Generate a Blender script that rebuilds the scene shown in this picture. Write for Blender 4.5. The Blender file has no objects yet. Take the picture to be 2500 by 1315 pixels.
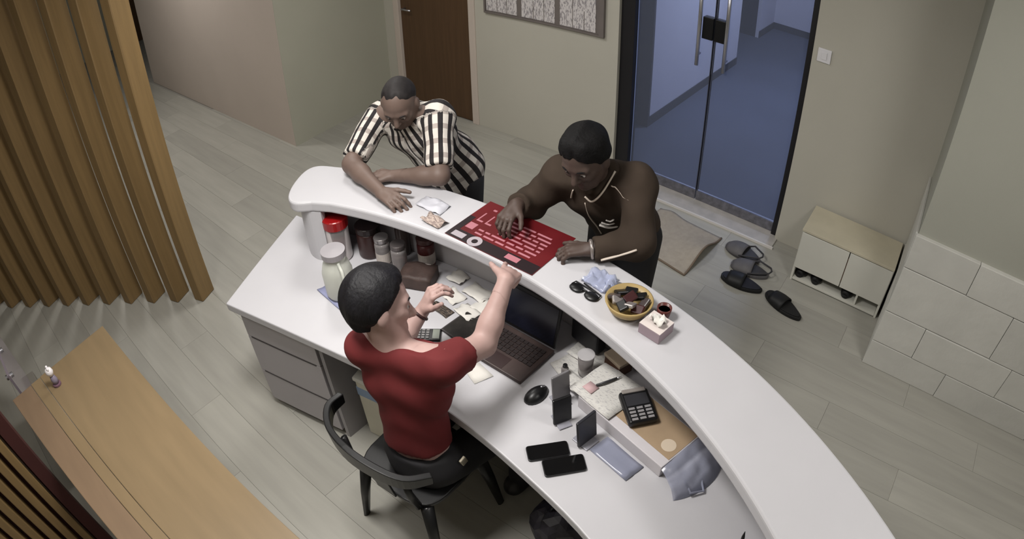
import bpy, bmesh, math, random
import numpy as np
from mathutils import Vector, Matrix

random.seed(7)
rng = np.random.default_rng(7)
scene = bpy.context.scene
COL = scene.collection

# ------------------------------------------------------------------ camera
# ceiling-height security camera with a wide, barrel-distorting lens
LENS_F, LENS_K = 1.3068552, 0.36770795
PITCH, YAW, ROLL = 0.68262235, -0.87949534 + math.pi, 0.02498273
CAM_H = 2.6
_f = np.array([math.cos(YAW) * math.cos(PITCH), math.sin(YAW) * math.cos(PITCH), -math.sin(PITCH)])
_r = np.array([math.sin(YAW), -math.cos(YAW), 0.0])
_d = np.cross(_f, _r)
_right = _r * math.cos(ROLL) + _d * math.sin(ROLL)
_down = -_r * math.sin(ROLL) + _d * math.cos(ROLL)
cam = bpy.data.cameras.new('security_camera')
cam.type = 'PANO'
cam.panorama_type = 'FISHEYE_LENS_POLYNOMIAL'
cam.sensor_fit = 'HORIZONTAL'
cam.sensor_width = 36.0
cam.sensor_height = 36.0 * 1315 / 2500
cam.fisheye_fov = math.radians(170)
_q = np.linspace(0.0, 1.18, 200)
_t = np.arctan(_q * (1 + LENS_K * _q * _q) / LENS_F)
_A = np.stack([(18 * _q) ** n for n in (1, 2, 3, 4)], 1)
_k = np.linalg.lstsq(_A, _t, rcond=None)[0]
cam.fisheye_polynomial_k0 = 0.0
for _n in range(4):
    setattr(cam, 'fisheye_polynomial_k%d' % (_n + 1), -float(_k[_n]))
cam.clip_start = 0.02
cam.clip_end = 60
camo = bpy.data.objects.new('security_camera', cam)
camo.matrix_world = Matrix((
    (_right[0], -_down[0], -_f[0], 0.0),
    (_right[1], -_down[1], -_f[1], 0.0),
    (_right[2], -_down[2], -_f[2], CAM_H),
    (0, 0, 0, 1)))
COL.objects.link(camo)
scene.camera = camo

# ------------------------------------------------------------------ world and exposure
world = bpy.data.worlds.new('world')
scene.world = world
world.use_nodes = True
world.node_tree.nodes['Background'].inputs[0].default_value = (0.80, 0.82, 0.88, 1)
world.node_tree.nodes['Background'].inputs[1].default_value = 0.12
scene.view_settings.view_transform = 'Standard'
scene.view_settings.look = 'None'
scene.view_settings.gamma = 1
scene.view_settings.use_curve_mapping = False
scene.view_settings.exposure = -0.18

# ------------------------------------------------------------------ materials
def srgb(r, g, b):
    def c(v):
        v /= 255.0
        return v / 12.92 if v <= 0.04045 else ((v + 0.055) / 1.055) ** 2.4
    return (c(r), c(g), c(b), 1.0)

MATS = {}
def mat(name, rgb, rough=0.6, metal=0.0, vary=0.06, scale=6.0, bump=0.0, bscale=60.0, spec=0.4, rnd=0.0,
        trans=0.0, alpha=1.0, emit=0.0, stretch=(1, 1, 1), coat=0.0):
    if name in MATS:
        return MATS[name]
    m = bpy.data.materials.new(name)
    m.use_nodes = True
    nt = m.node_tree
    b = nt.nodes['Principled BSDF']
    base = srgb(*rgb)
    tc = nt.nodes.new('ShaderNodeTexCoord')
    mp = nt.nodes.new('ShaderNodeMapping')
    mp.inputs['Scale'].default_value = stretch
    nt.links.new(tc.outputs['Object'], mp.inputs['Vector'])
    no = nt.nodes.new('ShaderNodeTexNoise')
    no.inputs['Scale'].default_value = scale
    no.inputs['Detail'].default_value = 5
    nt.links.new(mp.outputs['Vector'], no.inputs['Vector'])
    rp = nt.nodes.new('ShaderNodeMapRange')
    rp.inputs['From Min'].default_value = 0.3
    rp.inputs['From Max'].default_value = 0.7
    rp.inputs['To Min'].default_value = 1 - vary
    rp.inputs['To Max'].default_value = 1 + vary
    nt.links.new(no.outputs['Fac'], rp.inputs['Value'])
    fac = rp.outputs['Result']
    if rnd > 0:
        oi = nt.nodes.new('ShaderNodeObjectInfo')
        r2 = nt.nodes.new('ShaderNodeMapRange')
        r2.inputs['To Min'].default_value = 1 - rnd
        r2.inputs['To Max'].default_value = 1 + rnd
        nt.links.new(oi.outputs['Random'], r2.inputs['Value'])
        mu = nt.nodes.new('ShaderNodeMath'); mu.operation = 'MULTIPLY'
        nt.links.new(fac, mu.inputs[0]); nt.links.new(r2.outputs['Result'], mu.inputs[1])
        fac = mu.outputs[0]
        va = nt.nodes.new('ShaderNodeVectorMath'); va.operation = 'ADD'
        sc_ = nt.nodes.new('ShaderNodeMath'); sc_.operation = 'MULTIPLY'; sc_.inputs[1].default_value = 37.0
        nt.links.new(oi.outputs['Random'], sc_.inputs[0])
        nt.links.new(mp.outputs['Vector'], va.inputs[0]); nt.links.new(sc_.outputs[0], va.inputs[1])
        nt.links.new(va.outputs[0], no.inputs['Vector'])
    vm = nt.nodes.new('ShaderNodeVectorMath'); vm.operation = 'SCALE'
    vm.inputs[0].default_value = base[:3]
    nt.links.new(fac, vm.inputs['Scale'])
    nt.links.new(vm.outputs[0], b.inputs['Base Color'])
    b.inputs['Roughness'].default_value = rough
    b.inputs['Metallic'].default_value = metal
    b.inputs['Specular IOR Level'].default_value = spec
    b.inputs['Transmission Weight'].default_value = trans
    b.inputs['Alpha'].default_value = alpha
    b.inputs['Coat Weight'].default_value = coat
    if emit > 0:
        b.inputs['Emission Color'].default_value = base
        b.inputs['Emission Strength'].default_value = emit
    if bump > 0:
        n2 = nt.nodes.new('ShaderNodeTexNoise')
        n2.inputs['Scale'].default_value = bscale
        n2.inputs['Detail'].default_value = 4
        nt.links.new(mp.outputs['Vector'], n2.inputs['Vector'])
        bp = nt.nodes.new('ShaderNodeBump')
        bp.inputs['Strength'].default_value = bump
        bp.inputs['Distance'].default_value = 0.01
        nt.links.new(n2.outputs['Fac'], bp.inputs['Height'])
        nt.links.new(bp.outputs['Normal'], b.inputs['Normal'])
    MATS[name] = m
    return m

def glass_mat(name, rgb, see=0.8, rough=0.05):
    if name in MATS:
        return MATS[name]
    m = bpy.data.materials.new(name); m.use_nodes = True
    nt = m.node_tree
    b = nt.nodes['Principled BSDF']
    b.inputs['Base Color'].default_value = srgb(*rgb)
    b.inputs['Roughness'].default_value = rough
    tr = nt.nodes.new('ShaderNodeBsdfTransparent')
    tr.inputs['Color'].default_value = tuple(0.5 + 0.5 * c for c in srgb(*rgb)[:3]) + (1,)
    fr = nt.nodes.new('ShaderNodeFresnel'); fr.inputs['IOR'].default_value = 1.3
    ad = nt.nodes.new('ShaderNodeMath'); ad.operation = 'ADD'; ad.inputs[1].default_value = 1 - see
    ad.use_clamp = True
    nt.links.new(fr.outputs[0], ad.inputs[0])
    mx = nt.nodes.new('ShaderNodeMixShader')
    nt.links.new(ad.outputs[0], mx.inputs[0])
    nt.links.new(tr.outputs[0], mx.inputs[1]); nt.links.new(b.outputs[0], mx.inputs[2])
    nt.links.new(mx.outputs[0], nt.nodes['Material Output'].inputs['Surface'])
    MATS[name] = m
    return m

def plaid_mat():
    m = bpy.data.materials.new('plaid_cotton'); m.use_nodes = True
    nt = m.node_tree; b = nt.nodes['Principled BSDF']; b.inputs['Roughness'].default_value = 0.85
    at = nt.nodes.new('ShaderNodeAttribute'); at.attribute_name = 'cloth'
    sp = nt.nodes.new('ShaderNodeSeparateXYZ'); nt.links.new(at.outputs['Vector'], sp.inputs[0])
    def stripe(sock, period, duty):
        d = nt.nodes.new('ShaderNodeMath'); d.operation = 'DIVIDE'; d.inputs[1].default_value = period
        f = nt.nodes.new('ShaderNodeMath'); f.operation = 'FRACT'
        l = nt.nodes.new('ShaderNodeMath'); l.operation = 'LESS_THAN'; l.inputs[1].default_value = duty
        nt.links.new(sock, d.inputs[0]); nt.links.new(d.outputs[0], f.inputs[0]); nt.links.new(f.outputs[0], l.inputs[0])
        return l.outputs[0]
    a = stripe(sp.outputs['X'], 0.044, 0.48)
    c = stripe(sp.outputs['Y'], 0.07, 0.35)
    mx = nt.nodes.new('ShaderNodeMix'); mx.data_type = 'RGBA'
    mx.inputs['A'].default_value = srgb(206, 200, 192); mx.inputs['B'].default_value = srgb(30, 26, 28)
    nt.links.new(a, mx.inputs['Factor'])
    m2 = nt.nodes.new('ShaderNodeMix'); m2.data_type = 'RGBA'; m2.blend_type = 'MULTIPLY'
    m2.inputs['B'].default_value = (0.62, 0.58, 0.58, 1)
    nt.links.new(mx.outputs['Result'], m2.inputs['A']); nt.links.new(c, m2.inputs['Factor'])
    nt.links.new(m2.outputs['Result'], b.inputs['Base Color'])
    return m

def print_mat(name, paper, ink, scale=90, amount=0.52, stretch=(1, 4, 1)):
    """paper with fine unreadable print"""
    m = bpy.data.materials.new(name); m.use_nodes = True
    nt = m.node_tree; b = nt.nodes['Principled BSDF']; b.inputs['Roughness'].default_value = 0.7
    tc = nt.nodes.new('ShaderNodeTexCoord'); mp = nt.nodes.new('ShaderNodeMapping')
    mp.inputs['Scale'].default_value = stretch
    nt.links.new(tc.outputs['Object'], mp.inputs[0])
    no = nt.nodes.new('ShaderNodeTexNoise'); no.inputs['Scale'].default_value = scale; no.inputs['Detail'].default_value = 2
    nt.links.new(mp.outputs[0], no.inputs['Vector'])
    g = nt.nodes.new('ShaderNodeMapRange')
    g.inputs['From Min'].default_value = amount; g.inputs['From Max'].default_value = amount + 0.08
    nt.links.new(no.outputs['Fac'], g.inputs['Value'])
    mx = nt.nodes.new('ShaderNodeMix'); mx.data_type = 'RGBA'
    mx.inputs['A'].default_value = srgb(*paper); mx.inputs['B'].default_value = srgb(*ink)
    nt.links.new(g.outputs['Result'], mx.inputs['Factor'])
    nt.links.new(mx.outputs['Result'], b.inputs['Base Color'])
    MATS[name] = m
    return m

WHITE = mat('white_laminate', (186, 185, 189), 0.35, vary=0.015)
WHITE2 = mat('white_panel', (190, 188, 190), 0.5, vary=0.02)
WALL = mat('cream_wall_paint', (184, 181, 170), 0.85, vary=0.03, scale=1.5, bump=0.05, bscale=200)
WALLP = mat('pinkish_wall_paint', (196, 184, 174), 0.85, vary=0.03, scale=1.5, bump=0.05, bscale=200)
WALLG = mat('greyish_wall_paint', (168, 167, 153), 0.85, vary=0.03, scale=1.5, bump=0.05, bscale=200)
PLANK = mat('grey_oak_vinyl', (162, 160, 152), 0.5, vary=0.07, scale=3.0, rnd=0.09, stretch=(0.6, 6, 1))
GROUT = mat('floor_joint', (152, 149, 142), 0.9)
OAK = mat('slat_oak', (124, 101, 66), 0.55, vary=0.10, scale=5, rnd=0.06, stretch=(8, 8, 0.5))
OAK2 = mat('bench_oak', (126, 108, 82), 0.38, vary=0.07, scale=4, stretch=(0.6, 5, 1))
BROWN = mat('brown_veneer', (84, 62, 42), 0.5, vary=0.12, scale=5, stretch=(8, 8, 0.4))
BLACKM = mat('black_metal', (22, 21, 22), 0.4, metal=0.0, vary=0.1)
BLACKP = mat('black_plastic', (17, 17, 19), 0.38, vary=0.08)
DARK = mat('dark_grey_plastic', (58, 54, 54), 0.5, vary=0.15, scale=40)
STEEL = mat('brushed_steel', (190, 190, 196), 0.3, metal=0.9)
PAPER = mat('white_paper', (214, 211, 205), 0.8, vary=0.04, scale=20)

# ------------------------------------------------------------------ mesh helpers
def tobm():
    return bmesh.new()

def add_box(bm, c, s, rz=0.0, rot=None):
    ret = bmesh.ops.create_cube(bm, size=1.0)
    M = Matrix.Translation(Vector(c)) @ (rot if rot is not None else Matrix.Rotation(rz, 4, 'Z')) @ Matrix.Diagonal((s[0], s[1], s[2], 1))
    bmesh.ops.transform(bm, matrix=M, verts=ret['verts'])
    return ret['verts']

def box2(bm, lo, hi):
    return add_box(bm, [(a + b) / 2 for a, b in zip(lo, hi)], [b - a for a, b in zip(lo, hi)])

def add_prism(bm, poly, z0, z1):
    n = len(poly)
    lo = [bm.verts.new((p[0], p[1], z0)) for p in poly]
    hi = [bm.verts.new((p[0], p[1], z1)) for p in poly]
    bm.faces.new(lo[::-1]); bm.faces.new(hi)
    for i in range(n):
        bm.faces.new((lo[i], lo[(i + 1) % n], hi[(i + 1) % n], hi[i]))
    return lo + hi

def add_strip(bm, A, B, z0, z1):
    """solid band between the two equally long 2-D polylines A and B"""
    n = len(A)
    a0 = [bm.verts.new((p[0], p[1], z0)) for p in A]; a1 = [bm.verts.new((p[0], p[1], z1)) for p in A]
    b0 = [bm.verts.new((p[0], p[1], z0)) for p in B]; b1 = [bm.verts.new((p[0], p[1], z1)) for p in B]
    for i in range(n - 1):
        bm.faces.new((a0[i], a0[i + 1], a1[i + 1], a1[i]))
        bm.faces.new((b0[i + 1], b0[i], b1[i], b1[i + 1]))
        bm.faces.new((a1[i], a1[i + 1], b1[i + 1], b1[i]))
        bm.faces.new((a0[i + 1], a0[i], b0[i], b0[i + 1]))
    bm.faces.new((a0[0], a1[0], b1[0], b0[0])); bm.faces.new((a0[-1], b0[-1], b1[-1], a1[-1]))

def add_lathe(bm, prof, c=(0, 0, 0), seg=20, M=None):
    rings = []
    for r, z in prof:
        if r < 1e-5:
            rings.append([bm.verts.new((c[0], c[1], c[2] + z))])
        else:
            rings.append([bm.verts.new((c[0] + r * math.cos(2 * math.pi * i / seg), c[1] + r * math.sin(2 * math.pi * i / seg), c[2] + z)) for i in range(seg)])
    for k in range(len(rings) - 1):
        A, B = rings[k], rings[k + 1]
        for i in range(seg):
            j = (i + 1) % seg
            if len(A) == 1 and len(B) == 1:
                continue
            if len(A) == 1:
                bm.faces.new((A[0], B[j], B[i]))
            elif len(B) == 1:
                bm.faces.new((A[i], A[j], B[0]))
            else:
                bm.faces.new((A[i], A[j], B[j], B[i]))
    if len(rings[0]) > 1: bm.faces.new(rings[0][::-1])
    if len(rings[-1]) > 1: bm.faces.new(rings[-1])
    vs = [v for r in rings for v in r]
    if M is not None:
        bmesh.ops.transform(bm, matrix=M, verts=vs)
    return vs

def add_tube(bm, pts, rad, seg=8, flat=1.0):
    pts = [Vector(p) for p in pts]
    n = len(pts)
    rads = rad if isinstance(rad, (list, tuple)) else [rad] * n
    rings = []
    prev = None
    for i, p in enumerate(pts):
        t = (pts[min(i + 1, n - 1)] - pts[max(i - 1, 0)]).normalized()
        ref = prev if prev is not None else (Vector((0, 0, 1)) if abs(t.z) < 0.9 else Vector((1, 0, 0)))
        u = (ref - t * ref.dot(t)).normalized()
        prev = u
        v = t.cross(u)
        rings.append([bm.verts.new(p + (u * math.cos(2 * math.pi * k / seg) * flat + v * math.sin(2 * math.pi * k / seg)) * rads[i]) for k in range(seg)])
    for i in range(n - 1):
        for k in range(seg):
            j = (k + 1) % seg
            bm.faces.new((rings[i][k], rings[i][j], rings[i + 1][j], rings[i + 1][k]))
    bm.faces.new(rings[0][::-1]); bm.faces.new(rings[-1])

def add_sheet(bm, poly, z, thick=0.0006, sub=0, crumple=0.0, sd=0):
    """thin sheet over a quad given by its four corners, crumpled if asked"""
    r = random.Random(sd)
    n = max(1, sub)
    c = [Vector((p[0], p[1], 0)) for p in poly]
    g = {}
    for lv in (0, 1):
        for i in range(n + 1):
            for j in range(n + 1):
                u, v = i / n, j / n
                p = c[0] * (1 - u) * (1 - v) + c[1] * u * (1 - v) + c[2] * u * v + c[3] * (1 - u) * v
                if lv == 0:
                    h = crumple * r.random() if crumple else 0.0
                    g[('h', i, j)] = h
                h = g[('h', i, j)]
                g[(lv, i, j)] = bm.verts.new((p.x, p.y, z + h + thick * lv))
    for i in range(n):
        for j in range(n):
            bm.faces.new((g[(1, i, j)], g[(1, i + 1, j)], g[(1, i + 1, j + 1)], g[(1, i, j + 1)]))
            bm.faces.new((g[(0, i, j)], g[(0, i, j + 1)], g[(0, i + 1, j + 1)], g[(0, i + 1, j)]))
    for i in range(n):
        bm.faces.new((g[(0, i, 0)], g[(0, i + 1, 0)], g[(1, i + 1, 0)], g[(1, i, 0)]))
        bm.faces.new((g[(0, i + 1, n)], g[(0, i, n)], g[(1, i, n)], g[(1, i + 1, n)]))
        bm.faces.new((g[(0, 0, i + 1)], g[(0, 0, i)], g[(1, 0, i)], g[(1, 0, i + 1)]))
        bm.faces.new((g[(0, n, i)], g[(0, n, i + 1)], g[(1, n, i + 1)], g[(1, n, i)]))

def link(o, parent=None):
    COL.objects.link(o)
    if parent is not None:
        o.parent = parent
    return o

def obj(name, bm, m, parent=None, smooth=False, bevel=0.0, seg=2, world=False, loc=None, rz=0.0, subsurf=0):
    """link one mesh object; world=True means the mesh was built in world coordinates under an unrotated parent"""
    if world and parent is not None:
        off = parent.location if parent.parent is None else parent.location + parent.parent.location
        bmesh.ops.translate(bm, verts=bm.verts, vec=-Vector(off))
    bmesh.ops.recalc_face_normals(bm, faces=bm.faces)
    me = bpy.data.meshes.new(name)
    bm.to_mesh(me); bm.free()
    me.materials.append(m)
    if smooth:
        me.polygons.foreach_set('use_smooth', [True] * len(me.polygons))
    o = bpy.data.objects.new(name, me)
    if loc is not None: o.location = loc
    o.rotation_euler.z = rz
    link(o, parent)
    if bevel > 0:
        b = o.modifiers.new('bevel', 'BEVEL'); b.width = bevel; b.segments = seg; b.limit_method = 'ANGLE'
        b.angle_limit = math.radians(50)
    if subsurf:
        s = o.modifiers.new('sub', 'SUBSURF'); s.levels = subsurf; s.render_levels = subsurf
    return o

def tag(o, label, cat, group=None):
    o['label'] = label; o['category'] = cat
    if group: o['group'] = group
    return o

def thing(name, label, cat, loc=(0, 0, 0), rz=0.0, group=None):
    o = bpy.data.objects.new(name, None)
    o.empty_display_size = 0.05
    o.location = loc; o.rotation_euler.z = rz
    link(o)
    return tag(o, label, cat, group)

def struct(o):
    o['kind'] = 'structure'
    return o

def spline(pts, n):
    """Catmull-Rom through 2-D or 3-D points"""
    P = [np.array(p, float) for p in pts]
    P = [2 * P[0] - P[1]] + P + [2 * P[-1] - P[-2]]
    out = []
    m = len(P) - 3
    for i in range(m):
        for k in range(n):
            t = k / n
            a, b, c, d = P[i:i + 4]
            out.append(0.5 * (2 * b + (c - a) * t + (2 * a - 5 * b + 4 * c - d) * t * t + (3 * b - a - 3 * c + d) * t ** 3))
    out.append(P[-2])
    return out

# ------------------------------------------------------------------ the room
CEIL = 2.86
YB, YP, XG = 3.86, 2.655, -4.68       # back wall, projecting wall, its return
# floor: joint-coloured slab with vinyl planks on it
bm = tobm(); box2(bm, (-11.5, -1.3, -0.12), (2.6, YB + 0.16, -0.006))
floor = struct(obj('floor', bm, GROUT)); 
PW, PL = 0.225, 1.50
bm = tobm(); box2(bm, (0, 0, -0.0062), (PL - 0.0012, PW - 0.0012, 0.0))
pm = bpy.data.meshes.new('plank'); bm.to_mesh(pm); bm.free(); pm.materials.append(PLANK)
row = 0
y = -0.75
while y < YB - 0.01:
    x = -9.0 - (row * 0.53) % PL
    while x < 2.4:
        if not (y > YP - PW and x + PL < XG - 0.3):
            o = bpy.data.objects.new('plank', pm)
            o.location = (x, y, 0)
            o.scale.y = min(1.0, (YB - y) / PW)
            link(o, floor)
        x += PL
    y += PW; row += 1

# back wall with a brown door and a wide glass entrance
BD0, BD1 = -4.50, -3.56       # brown door opening
GD0, GD1 = -2.17, -0.77       # glass entrance opening
bm = tobm()
for x0, x1, z0, z1 in ((XG - 0.15, BD0, 0, CEIL), (BD0, BD1, 2.15, CEIL), (BD1, GD0, 0, CEIL), (GD0, GD1, 2.35, CEIL), (GD1, 2.6, 0, CEIL)):
    box2(bm, (x0, YB, z0), (x1, YB + 0.16, z1))
struct(obj('wall_back', bm, WALL))
bm = tobm(); box2(bm, (XG - 0.004, YP + 0.001, 0), (XG, YP + 0.151, CEIL)); box2(bm, (XG - 0.15, YP + 0.151, 0), (XG, YB, CEIL)); struct(obj('wall_alcove', bm, WALLG))
bm = tobm(); box2(bm, (-8.42, YP, 0), (XG - 0.0045, YP + 0.15, CEIL)); struct(obj('wall_left', bm, WALLP))
bm = tobm(); box2(bm, (-8.42, YP + 0.15, 0), (-8.27, 4.6, CEIL)); struct(obj('wall_passage', bm, WALLG))
bm = tobm(); box2(bm, (-11.5, -1.3, 0), (-11.35, 4.6, CEIL)); struct(obj('wall_far', bm, WALLG))
bm = tobm(); box2(bm, (-11.35, 4.45, 0), (-8.27, 4.6, CEIL)); struct(obj('wall_passage_end', bm, WALLG))
bm = tobm(); box2(bm, (-11.5, -1.3, 0), (2.6, -1.15, CEIL)); struct(obj('wall_near', bm, WALL))
bm = tobm(); box2(bm, (2.6, -1.3, 0), (2.75, YB + 0.16, CEIL)); struct(obj('wall_right', bm, WALL))
bm = tobm(); box2(bm, (-11.5, -1.3, CEIL), (2.75, YB + 0.16, CEIL + 0.1)); struct(obj('ceiling', bm, mat('ceiling_paint', (225, 224, 220), 0.9)))
bm = tobm(); box2(bm, (-11.3, 3.2, 0.0), (-11.2, 4.4, 2.1))
d0 = struct(obj('door_3', bm, BROWN))
# brown timber door
bm = tobm(); box2(bm, (BD0 + 0.035, YB + 0.02, 0.004), (BD1 - 0.035, YB + 0.06, 2.115))
dr = struct(obj('door_1', bm, BROWN, bevel=0.003))
bm = tobm()
box2(bm, (BD0 - 0.04, YB - 0.012, 0), (BD0 + 0.03, YB + 0.10, 2.19)); box2(bm, (BD1 - 0.03, YB - 0.012, 0), (BD1 + 0.04, YB + 0.10, 2.19))
box2(bm, (BD0 + 0.03, YB - 0.012, 2.12), (BD1 - 0.03, YB + 0.10, 2.19))
obj('door_frame', bm, WALLP, dr, bevel=0.004)
bm = tobm(); add_tube(bm, [(BD0 + 0.10, YB + 0.02, 1.0), (BD0 + 0.10, YB - 0.03, 1.0), (BD0 + 0.22, YB - 0.03, 1.0)], 0.009)
obj('door_handle', bm, STEEL, dr, smooth=True)

# glass entrance
GLASS = glass_mat('entrance_glass', (205, 214, 235), 0.93, 0.03)
FRAME = mat('black_door_frame', (26, 25, 29), 0.5)
door2 = struct(obj('door_2', (lambda b: (box2(b, (GD0, YB + 0.03, 0.0), (GD0 + 0.11, YB + 0.13, 2.35)), box2(b, (GD1 - 0.045, YB + 0.03, 0), (GD1, YB + 0.13, 2.35)), box2(b, (GD0 + 0.11, YB + 0.03, 2.28), (GD1 - 0.045, YB + 0.13, 2.35)), b)[-1])(tobm()), FRAME, bevel=0.004))
SEAM = -1.47
for x0, x1 in ((GD0 + 0.115, SEAM - 0.004), (SEAM + 0.004, GD1 - 0.05)):
    bm = tobm(); box2(bm, (x0, YB + 0.07, 0.09), (x1, YB + 0.082, 2.27))
    g = obj('glass_leaf', bm, GLASS, door2)
    bm = tobm(); box2(bm, (x0, YB + 0.06, 0.012), (x1, YB + 0.092, 0.088))
    obj('bottom_rail', bm, mat('dull_rail', (120, 120, 128), 0.35, metal=0.6, vary=0.3, scale=25), g, bevel=0.002)
    s = -1 if x1 < SEAM + 0.001 else 1
    hx = SEAM + s * 0.10
    bm = tobm()
    add_tube(bm, [(hx, YB + 0.03, 1.08), (hx, YB + 0.03, 1.85)], 0.014, 10)
    for zz in (1.16, 1.77): add_tube(bm, [(hx, YB + 0.03, zz), (hx, YB + 0.075, zz)], 0.010, 8)
    obj('pull_handle', bm, STEEL, g, smooth=True)
    bm = tobm(); box2(bm, (SEAM + s * 0.006 if s > 0 else SEAM - 0.085, YB + 0.045, 1.28), (SEAM + 0.085 if s > 0 else SEAM - 0.006, YB + 0.105, 1.44))
    obj('lock_case', bm, BLACKP, g, bevel=0.004)
    bm = tobm(); box2(bm, (min(SEAM + s * 0.004, SEAM + s * 0.009), YB + 0.066, 0.09), (max(SEAM + s * 0.004, SEAM + s * 0.009), YB + 0.086, 2.27))
    obj('edge_seal', bm, mat('grey_seal', (60, 62, 72), 0.6), g)
bm = tobm(); box2(bm, (GD0 - 0.02, YB - 0.12, 0), (GD1 + 0.02, YB + 0.16, 0.012))
struct(obj('trim_1', bm, mat('threshold_stone', (176, 172, 168), 0.4, vary=0.12, scale=12), bevel=0.003))
bm = tobm(); box2(bm, (GD0, YB - 0.135, 0), (GD1 + 0.03, YB - 0.12, 0.016))
struct(obj('trim_2', bm, mat('threshold_strip', (208, 204, 200), 0.4)))

# corridor outside the glass door
CF = mat('corridor_carpet', (86, 91, 106), 0.75, vary=0.10, scale=1.2)
CW = mat('corridor_wall_paint', (214, 212, 220), 0.8, vary=0.03, scale=2)
CD = mat('corridor_dark', (52, 52, 60), 0.7)
bm = tobm(); box2(bm, (-4.6, YB + 0.16, -0.1), (0.6, 9.6, 0.0)); struct(obj('floor_corridor', bm, CF))
bm = tobm(); box2(bm, (-4.6, YB + 0.16, CEIL), (0.6, 9.6, CEIL + 0.1)); struct(obj('ceiling_corridor', bm, MATS['ceiling_paint']))
bm = tobm(); box2(bm, (-2.50, 4.77, 0), (-2.345, 7.1, CEIL)); w = struct(obj('wall_corridor_left', bm, CW))
bm = tobm(); box2(bm, (-2.345, 4.79, 0), (-2.335, 7.1, 0.09)); struct(obj('baseboard_corridor', bm, CD))
bm = tobm(); box2(bm, (-2.52, 4.755, 0), (-2.335, 4.785, CEIL)); struct(obj('trim_3', bm, CD))
bm = tobm(); box2(bm, (-4.6, 4.80, 0), (-2.50, 4.95, CEIL)); struct(obj('wall_corridor_front', bm, mat('corridor_blue_grey', (108, 114, 132), 0.6)))
bm = tobm(); box2(bm, (-4.6, 8.45, 0), (-2.55, 8.6, CEIL)); struct(obj('wall_corridor_dark', bm, CD))
bm = tobm(); box2(bm, (-2.55, 8.45, 0), (-2.50, 9.30, CEIL)); struct(obj('wall_corridor_return', bm, CW))
bm = tobm(); box2(bm, (-2.50, 9.18, 0), (0.6, 9.33, CEIL)); struct(obj('wall_corridor_end', bm, CW))
bm = tobm(); box2(bm, (-2.50, 9.168, 0), (0.5, 9.18, 0.10)); struct(obj('baseboard_corridor_end', bm, CD))
bm = tobm(); box2(bm, (-2.50, 8.45, 0), (-2.488, 9.168, 0.10)); struct(obj('baseboard_corridor_return', bm, CD))
bm = tobm(); box2(bm, (0.45, YB + 0.16, 0), (0.6, 9.33, CEIL)); struct(obj('wall_corridor_right', bm, CW))
bm = tobm(); box2(bm, (-4.75, YB + 0.16, 0), (-4.6, 9.33, CEIL)); struct(obj('wall_corridor_side', bm, CW))

# pier on the right with stone cladding on its lower part
PX, PY = 0.17, 3.05
bm = tobm(); box2(bm, (PX + 0.012, PY + 0.03, 0), (2.6, YB, CEIL))
pier = struct(obj('wall_pier', bm, mat('pier_paint', (160, 160, 150), 0.85, vary=0.03, scale=1.5, bump=0.05, bscale=200)))
STONE = mat('white_stone', (194, 193, 187), 0.7, vary=0.05, scale=5, rnd=0.05, bump=0.25, bscale=18)
zs = [0.0, 0.19, 0.42, 0.73, 0.94]
for r in range(4):
    x = PX
    k = 0
    while x < 2.58:
        wd = (0.52, 0.66, 0.46, 0.58, 0.70)[(r * 2 + k) % 5]
        if k == 0 and r % 2: wd *= 0.6
        x1 = min(x + wd, 2.59)
        pr = 0.002 * ((r * 3 + k * 2) % 3)
        bm = tobm(); box2(bm, (x, PY - pr, zs[r] + 0.001), (x1 - 0.0025, PY + 0.034, zs[r + 1] - 0.004))
        obj('stone_block', bm, STONE, pier, bevel=0.003)
        x = x1; k += 1
for r in range(4):
    bm = tobm(); box2(bm, (PX - 0.004 * (r % 2), PY + 0.036, zs[r] + 0.001), (PX + 0.012, YB - 0.012, zs[r + 1] - 0.008))
    obj('stone_block', bm, STONE, pier, bevel=0.004)

# ------------------------------------------------------------------ ceiling lamps
def ceiling_lamp(x, y, label, w, sx=0.6, sy=0.6, color=(1.0, 0.97, 0.93), z=CEIL, group='square ceiling panel lamps'):
    t = thing('ceiling_lamp', label, 'ceiling lamp', (x, y, z), 0, group)
    bm = tobm()
    for a in (-1, 1):
        add_box(bm, (a * (sx / 2 - 0.012), 0, -0.015), (0.024, sy, 0.03)); add_box(bm, (0, a * (sy / 2 - 0.012), -0.015), (sx - 0.048, 0.024, 0.03))
    obj('frame', bm, WHITE2, t)
    bm = tobm(); add_box(bm, (0, 0, -0.012), (sx - 0.05, sy - 0.05, 0.006))
    obj('diffuser', bm, mat('lamp_diffuser', (255, 250, 240), 0.6, emit=1.5), t)
    l = bpy.data.lights.new('lamp_light', 'AREA'); l.shape = 'RECTANGLE'; l.size = sx - 0.06; l.size_y = sy - 0.06
    l.energy = w; l.color = color
    lo = bpy.data.objects.new('lamp_light', l); lo.location = (0, 0, -0.02); link(lo, t)
    return t
ceiling_lamp(-1.55, 0.75, 'square ceiling panel lamp above the desk chair', 62)
ceiling_lamp(-3.1, 2.2, 'square ceiling panel lamp between the counter end and the alcove', 26)
ceiling_lamp(0.9, 1.7, 'square ceiling panel lamp by the stone-clad pier', 26)
ceiling_lamp(-1.9, -0.25, 'square ceiling panel lamp above the wooden bench', 14)
ceiling_lamp(-6.3, 1.5, 'square ceiling panel lamp beyond the slat screen', 34)
ceiling_lamp(-1.1, 6.3, 'cool white ceiling lamp in the corridor', 58, color=(0.72, 0.80, 1.0), group='corridor lamps')

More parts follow.
